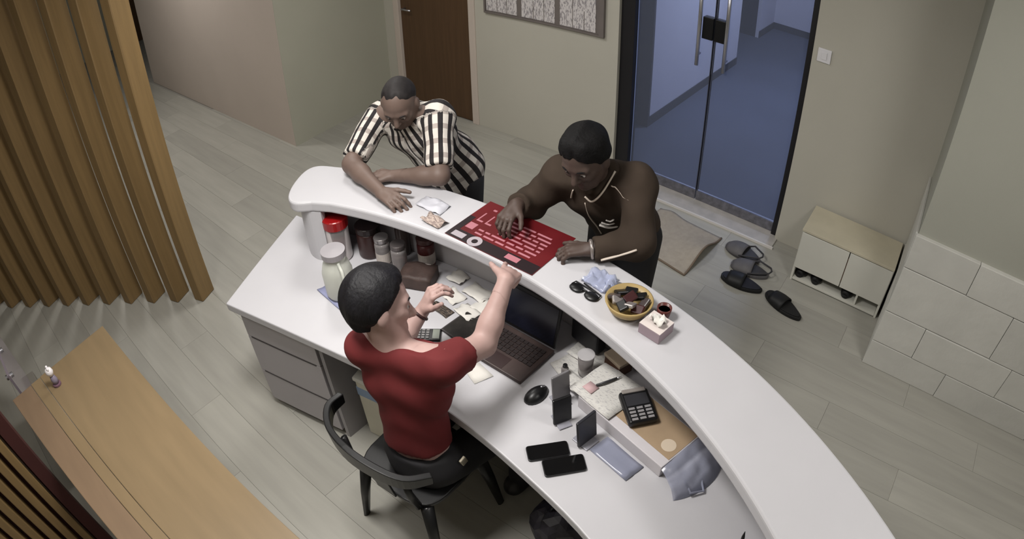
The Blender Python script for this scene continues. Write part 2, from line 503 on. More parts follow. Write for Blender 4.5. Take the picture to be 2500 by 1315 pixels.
# ------------------------------------------------------------------ slat screen
scr = thing('slat_screen', 'tall screen of upright oak slats standing on the floor', 'screen', (-4.3, 0.32, 0))
A_ = np.array([-3.52, 1.00]); B_ = np.array([-4.92, -0.25])
dirv = (B_ - A_) / np.linalg.norm(B_ - A_); ang = math.atan2(dirv[1], dirv[0])
bm = tobm(); add_box(bm, (0, 0, 1.36), (0.085, 0.140, 2.72))
sm = bpy.data.meshes.new('slat'); 
bmesh.ops.bevel(bm, geom=list(bm.edges), offset=0.006, segments=1, affect='EDGES'); bm.to_mesh(sm); bm.free(); sm.materials.append(OAK)
for i in range(15):
    p = A_ + dirv * 0.206 * i
    if p[1] < -1.0: break
    o = bpy.data.objects.new('slat', sm)
    o.location = (p[0] + 4.3, p[1] - 0.32, 0.0); o.rotation_euler.z = ang + math.radians(-20)
    link(o, scr)
bm = tobm(); mid = A_ + dirv * 1.15 - np.array([-4.3, 0.32])
add_box(bm, (mid[0], mid[1], 2.79), (2.6, 0.14, 0.14), ang)
obj('head_rail', bm, OAK, scr, bevel=0.004)

# ------------------------------------------------------------------ reception counter and desk
CT, DT = 1.06, 0.72
def yo(x): return -1.31 + math.sqrt(3.06 ** 2 - (x + 1.35) ** 2)
def yi(x): return -0.935 + math.sqrt(max(0.05, 2.4 ** 2 - (x + 1.35) ** 2))
ctr = thing('reception_counter', 'curved white reception counter with a raised rounded top', 'counter', (-1.2, 1.5, 0))
# end of the top: rounded outline
XS = [-2.26 + 3.16 * i / 56 for i in range(57)]
def inner_pt(x):
    q = x - max(0.0, x - 0.02) * 0.15
    return (q, yi(q))
endo = spline([(-2.26, yo(-2.26)), (-2.38, yo(-2.38) - 0.004), (-2.485, 1.515), (-2.505, 1.44), (-2.45, 1.325), (-2.375, 1.245), (-2.30, 1.232), (-2.22, yi(-2.22) - 0.006)], 6)
poly = [(x, yo(x)) for x in XS[::-1]] + [tuple(p) for p in endo[1:-1]] + [inner_pt(x) for x in XS[2:]]
bm = tobm(); add_prism(bm, poly[::-1], CT - 0.055, CT)
obj('countertop', bm, WHITE, ctr, bevel=0.012, seg=3, world=True)
XF = [-2.34 + 3.2 * i / 48 for i in range(49)]
bm = tobm(); add_strip(bm, [(x, yo(x) - 0.05) for x in XF], [(x, yo(x) - 0.085) for x in XF], 0.0, CT - 0.0555)
obj('front_panel', bm, WHITE2, ctr, world=True)
ep = spline([(-2.335, yo(-2.335) - 0.088), (-2.44, 1.47), (-2.43, 1.36), (-2.36, 1.29), (-2.275, 1.272), (-2.20, 1.305)], 5)
ep2 = spline([(-2.30, yo(-2.30) - 0.10), (-2.375, 1.45), (-2.37, 1.385), (-2.33, 1.335), (-2.27, 1.315), (-2.215, 1.335)], 5)
bm = tobm(); add_strip(bm, ep, ep2, DT + 0.0005, CT - 0.0555)
obj('end_panel', bm, WHITE, ctr, smooth=False, world=True)
bm = tobm(); add_strip(bm, ep, ep2, 0.0, DT - 0.046)
obj('end_panel', bm, WHITE2, ctr, world=True)

dsk = thing('reception_desk', 'white curved work desk behind the raised counter', 'desk', (-1.2, 1.1, 0))
DF = [(-2.39, 0.765), (-2.0, 0.862), (-1.62, 0.945), (-1.34, 0.99), (-1.12, 1.0), (-0.82, 0.965), (-0.42, 0.865), (-0.05, 0.68), (0.30, 0.43), (0.55, 0.2)]
front = [tuple(p) for p in spline(DF, 6)]
back = [(x, yo(x) - 0.087) for x in [0.84 - 3.12 * i / 44 for i in range(45)]]
poly = front + back + [(-2.40, 1.30), (-2.56, 1.13)]
poly = front + back + [(-2.29, 1.50), (-2.45, 1.48), (-2.69, 1.44)]
# the desktop runs under the raised top; its left end is a straight slanted edge
poly = front + back + [(-2.44, 1.472), (-2.695, 1.44)]
bm = tobm(); add_prism(bm, poly, DT - 0.045, DT)
obj('desktop', bm, WHITE, dsk, bevel=0.006, seg=2, world=True)
KX = -1.87
bm = tobm(); add_strip(bm, [(KX, 0.93), (KX, 1.58)], [(KX + 0.02, 0.935), (KX + 0.02, 1.58)], 0.0, DT - 0.0455)
obj('side_panel', bm, mat('grey_panel', (150, 147, 150), 0.5), dsk, world=True)
bm = tobm(); box2(bm, (0.30, 0.55, 0), (0.32, 1.1, DT - 0.0455)); obj('side_panel', bm, WHITE2, dsk, world=True)

# drawer unit under the left end of the desk
v = np.array([0.48, 0.122]); L = np.linalg.norm(v); da = math.atan2(v[1], v[0])
du = thing('drawer_unit', 'light grey three-drawer unit under the desk end', 'drawer unit', (-2.345, 0.80, 0), da)
DRM = mat('drawer_grey', (172, 168, 172), 0.5, vary=0.02)
bm = tobm(); box2(bm, (0, 0.02, 0.05), (L - 0.01, 0.46, DT - 0.048)); obj('body', bm, DRM, du)
bm = tobm(); box2(bm, (0.02, 0.05, 0), (L - 0.03, 0.42, 0.0495)); obj('plinth', bm, mat('dark_plinth', (60, 57, 58), 0.7), du)
for z0, z1 in ((0.05, 0.272), (0.276, 0.515), (0.519, 0.645)):
    bm = tobm(); box2(bm, (0.004, 0.0, z0), (L - 0.014, 0.0195, z1)); d = obj('drawer', bm, DRM, du, bevel=0.002)
    if z1 < 0.63:
        bm = tobm(); box2(bm, (0.03, -0.0015, z1 - 0.004), (L - 0.04, 0.012, z1 + 0.0035)); obj('pull_groove', bm, mat('groove_dark', (70, 66, 68), 0.6), d)

# ------------------------------------------------------------------ bench, lower left
BT = 0.75
bn = thing('wooden_bench', 'long pale oak console top along the slatted partition', 'bench', (-1.7, -0.1, 0))
def bench_y(x, f):
    """f = 0 on the outer edge, 1 on the inner edge; the board narrows slightly along its length"""
    return (0.19 + 0.035 * (x + 2.78)) * (1 - f) + (-0.405 + 0.115 * (x + 2.70)) * f
def bench_strip(name, f0, f1, z0, z1, m):
    b = tobm(); xs = (-2.78 + 0.08 * f0, -2.2, -1.5, -0.6); xs2 = (-2.78 + 0.08 * f1, -2.2, -1.5, -0.6)
    add_strip(b, [(x, bench_y(x, f0)) for x in xs], [(x, bench_y(x, f1)) for x in xs2], z0, z1)
    return obj(name, b, m, bn, bevel=0.003, world=True)
bench_strip('top_board', 0.0, 0.70, BT - 0.035, BT, OAK2)
bench_strip('edge_strip', 0.703, 0.80, BT - 0.037, BT - 0.002, OAK2)
bench_strip('edge_strip', 0.803, 1.0, BT - 0.040, BT - 0.004, mat('edge_oak', (120, 100, 80), 0.45, vary=0.06, stretch=(0.6, 5, 1)))
for x in (-2.50, -0.75):
    bm = tobm(); box2(bm, (x, -0.15, 0), (x + 0.04, 0.12, BT - 0.0405)); obj('leg', bm, OAK2, bn, bevel=0.003, world=True)
# partition of upright slats beside the bench
pt = thing('slat_partition', 'close-set upright oak slats on a dark red partition beside the bench', 'partition', (-2.26, -0.78, 0))
bm = tobm(); box2(bm, (-0.06, -0.37, 0), (-0.015, 0.31, CEIL - 0.001)); obj('backing', bm, mat('dark_red_backing', (62, 26, 24), 0.8), pt)
bm = tobm(); box2(bm, (-0.014, 0.318, 0), (0.03, 0.372, CEIL - 0.001)); obj('end_post', bm, mat('dark_red_backing', (62, 26, 24), 0.8), pt)
for i in range(10):
    bm = tobm(); box2(bm, (-0.0145, 0.268 - i * 0.058, 0.0), (0.030, 0.268 - i * 0.058 + 0.036, CEIL - 0.001)); obj('slat', bm, OAK, pt, bevel=0.004)

# ------------------------------------------------------------------ wall pictures, switch
pf = thing('picture_frame', 'grey framed board of three printed sheets on the back wall', 'picture', (-2.84, YB, 1.12))
bm = tobm(); box2(bm, (-0.545, -0.012, 0), (0.545, -0.001, 0.62)); obj('backing', bm, mat('frame_grey', (112, 105, 102), 0.5), pf)
bm = tobm()
for x0, x1 in ((-0.56, -0.545), (0.52, 0.56)): box2(bm, (x0, -0.028, 0), (x1, -0.001, 0.62))
for z0, z1 in ((-0.014, 0.0), (0.62, 0.634)): box2(bm, (-0.56, -0.028, z0), (0.56, -0.001, z1))
obj('frame', bm, MATS['frame_grey'], pf)
PRN = print_mat('printed_sheet', (208, 203, 203), (150, 145, 148), 40, 0.5, (3, 1, 1))
for i in range(3):
    bm = tobm(); x0 = -0.54 + i * 0.358; box2(bm, (x0, -0.016, 0.008), (x0 + 0.31, -0.0125, 0.61)); sh = obj('printed_sheet', bm, PRN, pf)
    for q in (0.11, 0.21):
        bm = tobm(); box2(bm, (x0 + q, -0.0175, 0.008), (x0 + q + 0.005, -0.0162, 0.16 + 0.2 * ((i + int(q * 10)) % 2))); obj('rule_line', bm, MATS['frame_grey'], sh)
sw = thing('light_switch', 'small white switch plate beside the glass entrance', 'switch', (-0.69, YB, 1.39))
bm = tobm(); box2(bm, (-0.045, -0.012, 0), (0.045, -0.0005, 0.09)); pl = obj('plate', bm, mat('switch_white', (225, 224, 228), 0.4), sw, bevel=0.003)
bm = tobm(); box2(bm, (-0.018, -0.017, 0.02), (0.018, -0.0125, 0.07)); obj('rocker', bm, MATS['switch_white'], sw, bevel=0.002)

# ------------------------------------------------------------------ shoe cabinet with shoes
CABW = mat('cabinet_white', (206, 205, 196), 0.5, vary=0.02)
CABT = mat('cabinet_top', (196, 189, 168), 0.45, vary=0.05, scale=8)
cx0, cx1, cy0, cy1 = -0.52, 0.15, 3.50, 3.84
cab = thing('shoe_cabinet', 'low white two-door shoe cabinet with beige top by the entrance', 'cabinet', ((cx0 + cx1) / 2, (cy0 + cy1) / 2, 0))
def cb(name, lo, hi, m, p=cab, bv=0.002):
    b = tobm(); box2(b, lo, hi); return obj(name, b, m, p, world=(p is cab), bevel=bv)
cb('top', (cx0 - 0.004, cy0 - 0.006, 0.392), (cx1, cy1, 0.41), CABT)
cb('side_panel', (cx0, cy0 + 0.001, 0), (cx0 + 0.016, cy1, 0.391), CABW)
cb('side_panel', (cx1 - 0.016, cy0 + 0.001, 0), (cx1, cy1, 0.391), CABW)
cb('base_panel', (cx0 + 0.017, cy0 + 0.001, 0.01), (cx1 - 0.017, cy1, 0.026), CABW)
cb('shelf', (cx0 + 0.017, cy0 + 0.022, 0.116), (cx1 - 0.017, cy1, 0.13), CABW)
cb('back_panel', (cx0 + 0.017, cy1 - 0.012, 0.027), (cx1 - 0.017, cy1 - 0.001, 0.39), CABW)
cb('divider', (-0.035, cy0 + 0.004, 0.027), (-0.02, cy1 - 0.013, 0.115), CABW)
xm = -0.17
for a, b in ((cx0 + 0.004, xm - 0.003), (xm + 0.003, cx1 - 0.004)):
    d = cb('door', (a, cy0 - 0.004, 0.112), (b, cy0 + 0.014, 0.385), CABW)
cb('door_gap', (xm - 0.0025, cy0 + 0.0, 0.15), (xm + 0.0025, cy0 + 0.016, 0.34), mat('gap_brown', (88, 66, 50), 0.7), cab, 0)

def slipper(name, label, x, y, ang, L, m, ms, z=0.0, strap='clog', group=None, W=0.056):
    t = thing(name, label, 'shoe', (x, y, z), ang, group)
    def outline(s=1.0):
        pts = []
        for i in range(28):
            a = 2 * math.pi * i / 28
            px = math.cos(a) * L / 2; w = W * (1.0 + 0.22 * math.cos(a) - 0.16 * math.cos(2 * a - 0.4))
            sn = math.sin(a); pts.append((px * s, math.copysign(abs(sn) ** 0.72, sn) * w * s))
        return pts
    bm = tobm(); add_prism(bm, outline(), 0, 0.026); obj('sole', bm, m, t, bevel=0.006)
    bm = tobm(); add_prism(bm, outline(0.90), 0.0262, 0.032); obj('footbed', bm, ms, t, bevel=0.003)
    # upper band arching over the front foot
    bm = tobm(); n = 12; xs = [(-0.02 + k * (L / 2 - 0.012 + 0.02) / 7) for k in range(8)] if strap == 'clog' else [-0.015 + k * 0.115 / 5 for k in range(6)]
    g = []
    for k, xx in enumerate(xs):
        u = min(0.999, abs(xx) / (L / 2)); w = W * (1.08 + 0.05) * math.sqrt(max(0.02, 1 - max(0, (u - 0.35) / 0.66) ** 2))
        h = (0.068 - 0.03 * max(0, u - 0.2)) * (math.sqrt(max(0.02, 1 - max(0, (u - 0.45) / 0.56) ** 2)) if strap == 'clog' else 1)
        g.append([bm.verts.new((xx, w * math.cos(math.pi * i / n), 0.012 + (h - 0.012) * math.sin(math.pi * i / n) ** 0.8)) for i in range(n + 1)])
    for k in range(len(g) - 1):
        for i in range(n): bm.faces.new((g[k][i], g[k + 1][i], g[k + 1][i + 1], g[k][i + 1]))
    o = obj('upper', bm, m, t, smooth=True)
    s = o.modifiers.new('thick', 'SOLIDIFY'); s.thickness = 0.006; s.offset = 0
    if strap == 'clog' and name == 'clog':
        bm = tobm(); add_tube(bm, [(0.0, W * 1.12, 0.03), (-0.05, W * 1.2, 0.055), (-L / 2 - 0.0, W * 0.5, 0.062), (-L / 2 - 0.012, 0, 0.063), (-L / 2 - 0.0, -W * 0.5, 0.062), (-0.05, -W * 1.2, 0.055), (0.0, -W * 1.12, 0.03)], 0.006, 8)
        obj('heel_strap', bm, ms, t, smooth=True)
    return t
RUB = mat('black_rubber', (20, 20, 21), 0.55, vary=0.1)
GRC = mat('grey_rubber', (92, 90, 92), 0.6, vary=0.12, scale=25)
GRD = mat('dark_grey_rubber', (58, 57, 60), 0.6)
slipper('slipper', 'black slide slipper beside the grey clogs', -0.785, 3.232, math.radians(3 + 180), 0.30, RUB, mat('footbed_navy', (32, 32, 40), 0.7), strap='slide')
slipper('slipper', 'black slide slipper lying apart, nearest the shoe cabinet front', -0.46, 3.20, math.radians(160), 0.31, RUB, mat('footbed_black', (26, 26, 27), 0.7), strap='slide')
slipper('clog', 'grey rubber clog beside the doormat, toe to the back wall', -0.90, 3.535, math.radians(172), 0.28, GRC, GRD, W=0.064)
slipper('clog', 'grey rubber clog leaning on its pair next to the black slipper', -0.79, 3.392, math.radians(186), 0.28, GRC, GRD, W=0.062)
for i, (xx, aa, lb) in enumerate(((-0.45, 80, 'black shoe at the outer end of the cabinet niche'), (-0.35, 95, 'black shoe second from the open end of the cabinet niche'), (-0.10, 85, 'black shoe beside the niche divider of the cabinet'))):
    slipper('shoe', lb, xx, 3.64, math.radians(aa - 180), 0.25, RUB, GRD, z=0.0265, W=0.038)

# ------------------------------------------------------------------ doormat
MC = [Vector((-1.66, 3.17, 0)), Vector((-1.14, 3.07, 0)), Vector((-1.10, 3.60, 0)), Vector((-1.62, 3.64, 0))]
def mat_point(u, w_):
    p = MC[0] * (1 - u) * (1 - w_) + MC[1] * u * (1 - w_) + MC[2] * u * w_ + MC[3] * (1 - u) * w_
    h = 0.0075 + 0.085 * max(0, u - 0.5) ** 1.3 * 2.0 * math.sin(min(1, w_ * 1.05) * math.pi) ** 2 + 0.025 * math.exp(-((u - 0.2) ** 2) / 0.02) * w_
    return (p.x + 1.38, p.y - 3.36, h)
bm = tobm(); n = 22
g = [[bm.verts.new(mat_point(i / n, j / n)) for j in range(n + 1)] for i in range(n + 1)]
for i in range(n):
    for j in range(n): bm.faces.new((g[i][j], g[i + 1][j], g[i + 1][j + 1], g[i][j + 1]))
dm = thing('doormat', 'beige doormat with a buckled edge inside the glass entrance', 'mat', (-1.38, 3.36, 0))
o = obj('mat_pad', bm, mat('mat_beige', (158, 150, 138), 0.9, vary=0.08, scale=30, bump=0.2, bscale=300), dm, smooth=True)
s = o.modifiers.new('thick', 'SOLIDIFY'); s.thickness = 0.007; s.offset = -1
bm = tobm()
add_tube(bm, [mat_point(i / n, 0) for i in range(n + 1)] + [mat_point(1, j / n) for j in range(1, n + 1)], 0.007, 6)
obj('binding', bm, mat('mat_binding', (112, 98, 84), 0.85), dm, smooth=True)

# ------------------------------------------------------------------ things on the raised counter
Z1 = CT + 0.0006
RED = mat('menu_red', (92, 21, 26), 0.35, vary=0.25, scale=4, coat=0.3)
MBLK = mat('menu_black', (34, 24, 28), 0.35, coat=0.3)
PINK = mat('menu_pink_print', (168, 108, 118), 0.5)
MGRY = mat('menu_grey_print', (160, 152, 158), 0.5)
mx0, mx1, my0, my1 = -1.560, -1.128, 1.474, 1.756
menu = thing('menu_sheet', 'red and black laminated menu sheet lying on the counter', 'menu', ((mx0 + mx1) / 2, (my0 + my1) / 2, Z1))
W_, H_ = mx1 - mx0, my1 - my0
bm = tobm(); box2(bm, (-W_ / 2, -H_ / 2, 0), (W_ / 2, H_ / 2, 0.0025)); obj('sheet', bm, RED, menu, bevel=0.0008)
def mprint(name, u0, v0, u1, v1, m, dz=0.0):
    b = tobm(); box2(b, (-W_ / 2 + u0 * W_, -H_ / 2 + v0 * H_, 0.0026 + dz), (-W_ / 2 + u1 * W_, -H_ / 2 + v1 * H_, 0.0030 + dz)); return obj(name, b, m, menu)
mprint('black_band', 0.004, 0.004, 0.996, 0.20, MBLK)
mprint('black_band', 0.004, 0.20, 0.07, 0.55, MBLK)
mprint('printed_box', 0.05, 0.04, 0.19, 0.15, MGRY, 0.0005)
b = tobm(); add_lathe(b, [(0.031, 0.0031), (0.031, 0.0036)], (-W_ / 2 + 0.31 * W_, -H_ / 2 + 0.10 * H_, 0), 20); obj('printed_disc', b, MGRY, menu)
b = tobm(); add_lathe(b, [(0.013, 0.0037), (0.013, 0.0041)], (-W_ / 2 + 0.31 * W_, -H_ / 2 + 0.10 * H_, 0), 16); obj('printed_disc', b, MBLK, menu)
# two big pink capitals of the heading, then rows of small unreadable print in two columns
for u0, v0, u1, v1 in ((0.10, 0.50, 0.115, 0.72), (0.115, 0.50, 0.17, 0.535), (0.20, 0.50, 0.215, 0.72), (0.215, 0.50, 0.27, 0.535), (0.08, 0.29, 0.17, 0.43), (0.13, 0.82, 0.17, 0.86)):
    mprint('heading_print', u0, v0, u1, v1, PINK)
_r = random.Random(3)
for rrow in range(7):
    v0 = 0.25 + rrow * 0.083
    u = 0.22 if rrow < 2 else 0.40
    while u < 0.84:
        wd = _r.uniform(0.05, 0.17)
        mprint('printed_line', u, v0, min(u + wd, 0.87), v0 + 0.034, PINK); u += wd + 0.022
mprint('printed_line', 0.66, 0.07, 0.80, 0.17, PINK, 0.0005)

CASH = print_mat('banknote_paper', (176, 160, 150), (128, 112, 108), 60, 0.48)
def sheet_thing(name, label, cat, poly, z, m, sub=5, cr=0.012, sd=1, group=None):
    cxm = sum(p[0] for p in poly) / 4; cym = sum(p[1] for p in poly) / 4
    b = tobm(); add_sheet(b, [(p[0] - cxm, p[1] - cym) for p in poly], 0, 0.0007, sub, cr, sd)
    o = obj(name, b, m, None, smooth=True, loc=(cxm, cym, z)); return tag(o, label, cat, group)
sheet_thing('banknote', 'crumpled pinkish banknote beside the red menu', 'banknote', [(-1.70, 1.475), (-1.60, 1.475), (-1.59, 1.535), (-1.70, 1.54)], Z1, CASH, 5, 0.02, 2)
sheet_thing('receipt', 'crumpled pale receipt under the fingers of the plaid-shirted person', 'receipt', [(-1.80, 1.545), (-1.66, 1.55), (-1.67, 1.63), (-1.80, 1.625)], Z1, mat('pale_film', (190, 190, 198), 0.4), 6, 0.016, 5)

def crumple_bag(name, label, c, rx, ry, rz, m, sd, group=None):
    b = tobm(); bmesh.ops.create_icosphere(b, subdivisions=5, radius=1.0)
    r = random.Random(sd)
    ph = [(r.uniform(-5, 5), r.uniform(-5, 5), r.uniform(-4, 4), r.uniform(0, 6)) for _ in range(9)]
    for v in b.verts:
        k = 0.50 + sum(abs(math.sin(a * v.co.x + bb * v.co.y + cc * v.co.z + d)) for a, bb, cc, d in ph) * 0.085
        v.co = Vector((v.co.x * rx * k, v.co.y * ry * k, max(0.0, (v.co.z * 0.5 + 0.5) * k - 0.08) * rz))
    return tag(obj(name, b, m, None, smooth=True, loc=c), label, 'plastic bag', group)
FILM = glass_mat('clear_film', (190, 196, 218), 0.6, 0.12)
BFILM = glass_mat('bluish_film', (172, 176, 196), 0.5, 0.2)
sheet_thing('plastic_wrap', 'crumpled clear plastic wrapper behind the bowl on the counter', 'plastic wrap', [(-0.975, 1.555), (-0.865, 1.545), (-0.850, 1.635), (-0.960, 1.645)], Z1, FILM, 9, 0.028, 4)
t = thing('sunglasses', 'folded black sunglasses beside the wooden bowl', 'sunglasses', (-0.925, 1.51, Z1), math.radians(-6))
for s in (-1, 1):
    b = tobm(); add_lathe(b, [(0.0, 0), (0.022, 0), (0.026, 0.004), (0.022, 0.009), (0, 0.011)], (0, 0, 0), 16); bmesh.ops.scale(b, vec=(1.15, 0.85, 1), verts=b.verts)
    obj('lens', b, BLACKP, t, smooth=True, loc=(s * 0.034, 0, 0))
b = tobm(); add_tube(b, [(-0.008, 0.006, 0.007), (0.008, 0.006, 0.007)], 0.004); obj('bridge', b, BLACKP, t)
for s in (-1, 1):
    b = tobm(); add_tube(b, [(s * 0.06, 0.004, 0.006), (s * 0.058, 0.024, 0.006), (-s * 0.03, 0.030 + 0.006 * s, 0.006)], 0.003); obj('temple', b, BLACKP, t)

BX, BY = -0.750, 1.527
bowl = thing('wooden_bowl', 'yellow wooden bowl filled with dark packets on the counter', 'bowl', (BX, BY, Z1))
b = tobm(); add_lathe(b, [(0.0, 0.0), (0.050, 0.0), (0.072, 0.020), (0.086, 0.052), (0.081, 0.054), (0.066, 0.026), (0.046, 0.010), (0.0, 0.010)], seg=32)
obj('shell', b, mat('bowl_yellow_wood', (160, 138, 92), 0.45, vary=0.08), bowl, smooth=True)
pk = [('black', BLACKP), ('smoky', mat('packet_smoky', (70, 62, 62), 0.25)), ('silver', mat('packet_silver', (150, 144, 142), 0.25, metal=0.4)), ('maroon', mat('packet_maroon', (54, 22, 24), 0.3))]
spots = [(-0.045, 0.02, 0), (-0.02, 0.045, 0), (0.02, 0.04, 0), (0.05, 0.015, 1), (0.0, 0.005, 3), (-0.03, -0.025, 2), (0.02, -0.028, 2), (0.048, -0.022, 3), (-0.055, -0.01, 1), (0.0, -0.048, 0)]
for i, (dx, dy, k) in enumerate(spots):
    b = tobm(); add_box(b, (0, 0, 0), (0.046, 0.034, 0.014), rot=Matrix.Rotation(random.uniform(0, 3), 4, 'Z') @ Matrix.Rotation(random.uniform(-0.6, 0.6), 4, 'X') @ Matrix.Rotation(random.uniform(-0.5, 0.5), 4, 'Y'))
    tag(obj('packet', b, pk[k][1], None, bevel=0.004, loc=(BX + dx, BY + dy, Z1 + 0.046 + 0.010 * (1 if abs(dx) + abs(dy) < 0.05 else 0))), '%s wrapped packet heaped in the wooden bowl' % pk[k][0], 'packet', 'packets in the wooden bowl')
t = thing('tissue_box', 'small square white tissue box with mauve sides beside the bowl', 'tissue box', (-0.618, 1.492, Z1), math.radians(-8))
b = tobm(); box2(b, (-0.045, -0.042, 0), (0.045, 0.042, 0.042)); obj('box', b, mat('tissue_mauve', (150, 134, 142), 0.6), t, bevel=0.002)
b = tobm(); box2(b, (-0.0445, -0.0415, 0.0422), (0.0445, 0.0415, 0.0435)); obj('lid', b, mat('tissue_lid', (206, 196, 192), 0.6), t)
b = tobm(); add_sheet(b, [(-0.03, -0.012), (0.03, -0.02), (0.028, 0.02), (-0.02, 0.022)], 0.044, 0.0008, 5, 0.03, 8); obj('tissue', b, PAPER, t, smooth=True)
t = thing('brown_cup', 'small round dark brown cup behind the tissue box', 'cup', (-0.632, 1.572, Z1))
b = tobm(); add_lathe(b, [(0, 0), (0.020, 0), (0.026, 0.03), (0.027, 0.045), (0.023, 0.045), (0.020, 0.012), (0, 0.010)], seg=20); obj('body', b, mat('cup_brown', (92, 48, 44), 0.35), t, smooth=True)
b = tobm(); add_lathe(b, [(0, 0.034), (0.0225, 0.034)], seg=20); obj('contents', b, mat('cup_dark', (40, 22, 20), 0.3), t)

# ------------------------------------------------------------------ things on the desk
Z2 = DT + 0.0006
def jar(name, label, x, y, r, h, body, lid, lidh=0.03, fill=None, neck=0.8, group=None, cat='jar', band=None):
    t = thing(name, label, cat, (x, y, Z2), 0, group)
    b = tobm(); add_lathe(b, [(0, 0), (r * 0.92, 0), (r, 0.012), (r, h * 0.72), (r * neck, h * 0.86), (r * neck, h - lidh - 0.0005), (0, h - lidh - 0.0005)], seg=24); bo = obj('body', b, body, t, smooth=True)
    if fill is not None:
        b = tobm(); add_lathe(b, [(0, 0.004), (r * 0.86, 0.006), (r * 0.93, 0.016), (r * 0.93, h * 0.55), (0, h * 0.58)], seg=20); obj('contents', b, fill, t, smooth=True)
    if band is not None:
        b = tobm(); add_lathe(b, [(r * 1.006, h * 0.15), (r * 1.012, h * 0.15), (r * 1.012, h * 0.5), (r * 1.006, h * 0.5)], seg=24); obj('paper_label', b, band, t, smooth=False)
    if lid is not None:
        b = tobm(); add_lathe(b, [(0, h - lidh), (r * neck * 1.08, h - lidh), (r * neck * 1.1, h - 0.004), (r * neck * 1.02, h), (0, h)], seg=24); obj('lid', b, lid, t, smooth=False, bevel=0.001)
    return t
JG = glass_mat('jar_glass', (196, 190, 190), 0.72, 0.05)
MAR = mat('dark_red_contents', (66, 20, 22), 0.5, vary=0.4, scale=40)
DKB = mat('dark_brown_contents', (38, 22, 20), 0.5, vary=0.4, scale=40)
TEA = mat('pale_label', (178, 170, 164), 0.6, vary=0.12, scale=40)
jar('glass_jar', 'glass jar with a bright red screw lid under the counter', -2.185, 1.365, 0.058, 0.235, JG, mat('red_lid', (140, 18, 20), 0.3), 0.05, MAR, 1.0)
jar('dark_jar', 'squat dark brown jar standing right behind the red-lidded jar', -2.085, 1.475, 0.060, 0.17, mat('dark_jar_body', (52, 30, 28), 0.35), mat('dark_lid', (36, 26, 26), 0.4), 0.03, None, 0.95)
jar('spice_jar', 'small glass jar of dark leaves with pale label, steel lid', -1.965, 1.455, 0.036, 0.16, JG, mat('steel_lid', (150, 146, 146), 0.3, metal=0.7), 0.022, DKB, 0.9, band=TEA)
jar('spice_jar', 'glass jar of dark red contents with dark lid beside the leather pouch', -1.875, 1.475, 0.036, 0.15, JG, mat('grey_lid', (98, 92, 92), 0.4, metal=0.5), 0.022, MAR, 0.9)
jar('spice_jar', 'maroon jar with cream label close to the counter panel', -1.80, 1.575, 0.040, 0.16, mat('maroon_jar', (70, 28, 28), 0.35), mat('maroon_lid', (58, 30, 28), 0.4), 0.025, None, 0.92, band=TEA)
jar('spice_jar', 'tall smoky jar with black lid in the far row', -1.955, 1.575, 0.034, 0.19, mat('smoky_jar', (88, 78, 76), 0.25), BLACKP, 0.025, None, 0.85)
# cloth and jug
cl = [(-2.085, 1.125), (-1.87, 1.105), (-1.83, 1.235), (-2.05, 1.235)]
b = tobm(); add_sheet(b, cl, 0, 0.004, 8, 0.006, 9); tag(obj('cloth', b, mat('blue_cloth', (138, 142, 172), 0.9, vary=0.08), None, smooth=True, loc=(0, 0, Z2)), 'folded blue cloth under the plastic jug', 'cloth')
t = thing('plastic_jug', 'cloudy white plastic jug standing on the blue cloth', 'jug', (-1.965, 1.185, Z2 + 0.0105))
b = tobm(); add_lathe(b, [(0, 0), (0.062, 0), (0.070, 0.015), (0.071, 0.13), (0.060, 0.17), (0.050, 0.19), (0.052, 0.235), (0.048, 0.235), (0.046, 0.195), (0, 0.185)], seg=28); obj('body', b, mat('cloudy_plastic', (188, 190, 182), 0.35, vary=0.06, scale=14), t, smooth=True)
b = tobm(); add_lathe(b, [(0.0525, 0.212), (0.056, 0.212), (0.056, 0.24), (0.0, 0.243), (0.0, 0.238), (0.0525, 0.2365)], seg=28); obj('lid', b, mat('jug_lid', (150, 146, 150), 0.4), t, smooth=False)
b = tobm(); add_tube(b, [(0.055, -0.02, 0.20), (0.095, -0.035, 0.19), (0.108, -0.04, 0.14), (0.10, -0.036, 0.07), (0.066, -0.024, 0.05)], 0.008); obj('handle', b, MATS['cloudy_plastic'], t, smooth=True)
# leather pouch
t = thing('leather_pouch', 'dark brown leather pouch slumped beside the jars', 'pouch', (-1.745, 1.465, Z2), math.radians(25))
LEA = mat('brown_leather', (66, 52, 48), 0.6, vary=0.2, scale=20, bump=0.2)
b = tobm(); add_box(b, (0, 0, 0.035), (0.15, 0.115, 0.07)); bmesh.ops.subdivide_edges(b, edges=b.edges, cuts=5, use_grid_fill=True)
for v_ in b.verts:
    v_.co.z *= 0.55 + 0.45 * math.cos(v_.co.x * 9) * math.cos(v_.co.y * 10); v_.co.z += 0.004 * math.sin(v_.co.x * 60 + v_.co.y * 50); v_.co.z = max(0, v_.co.z)
obj('body', b, LEA, t, smooth=True)
b = tobm(); add_tube(b, [(-0.065, 0.045, 0.03), (-0.02, 0.055, 0.058), (0.04, 0.055, 0.058), (0.07, 0.04, 0.03)], 0.006); obj('zip', b, mat('zip_grey', (130, 122, 118), 0.4), t, smooth=True)
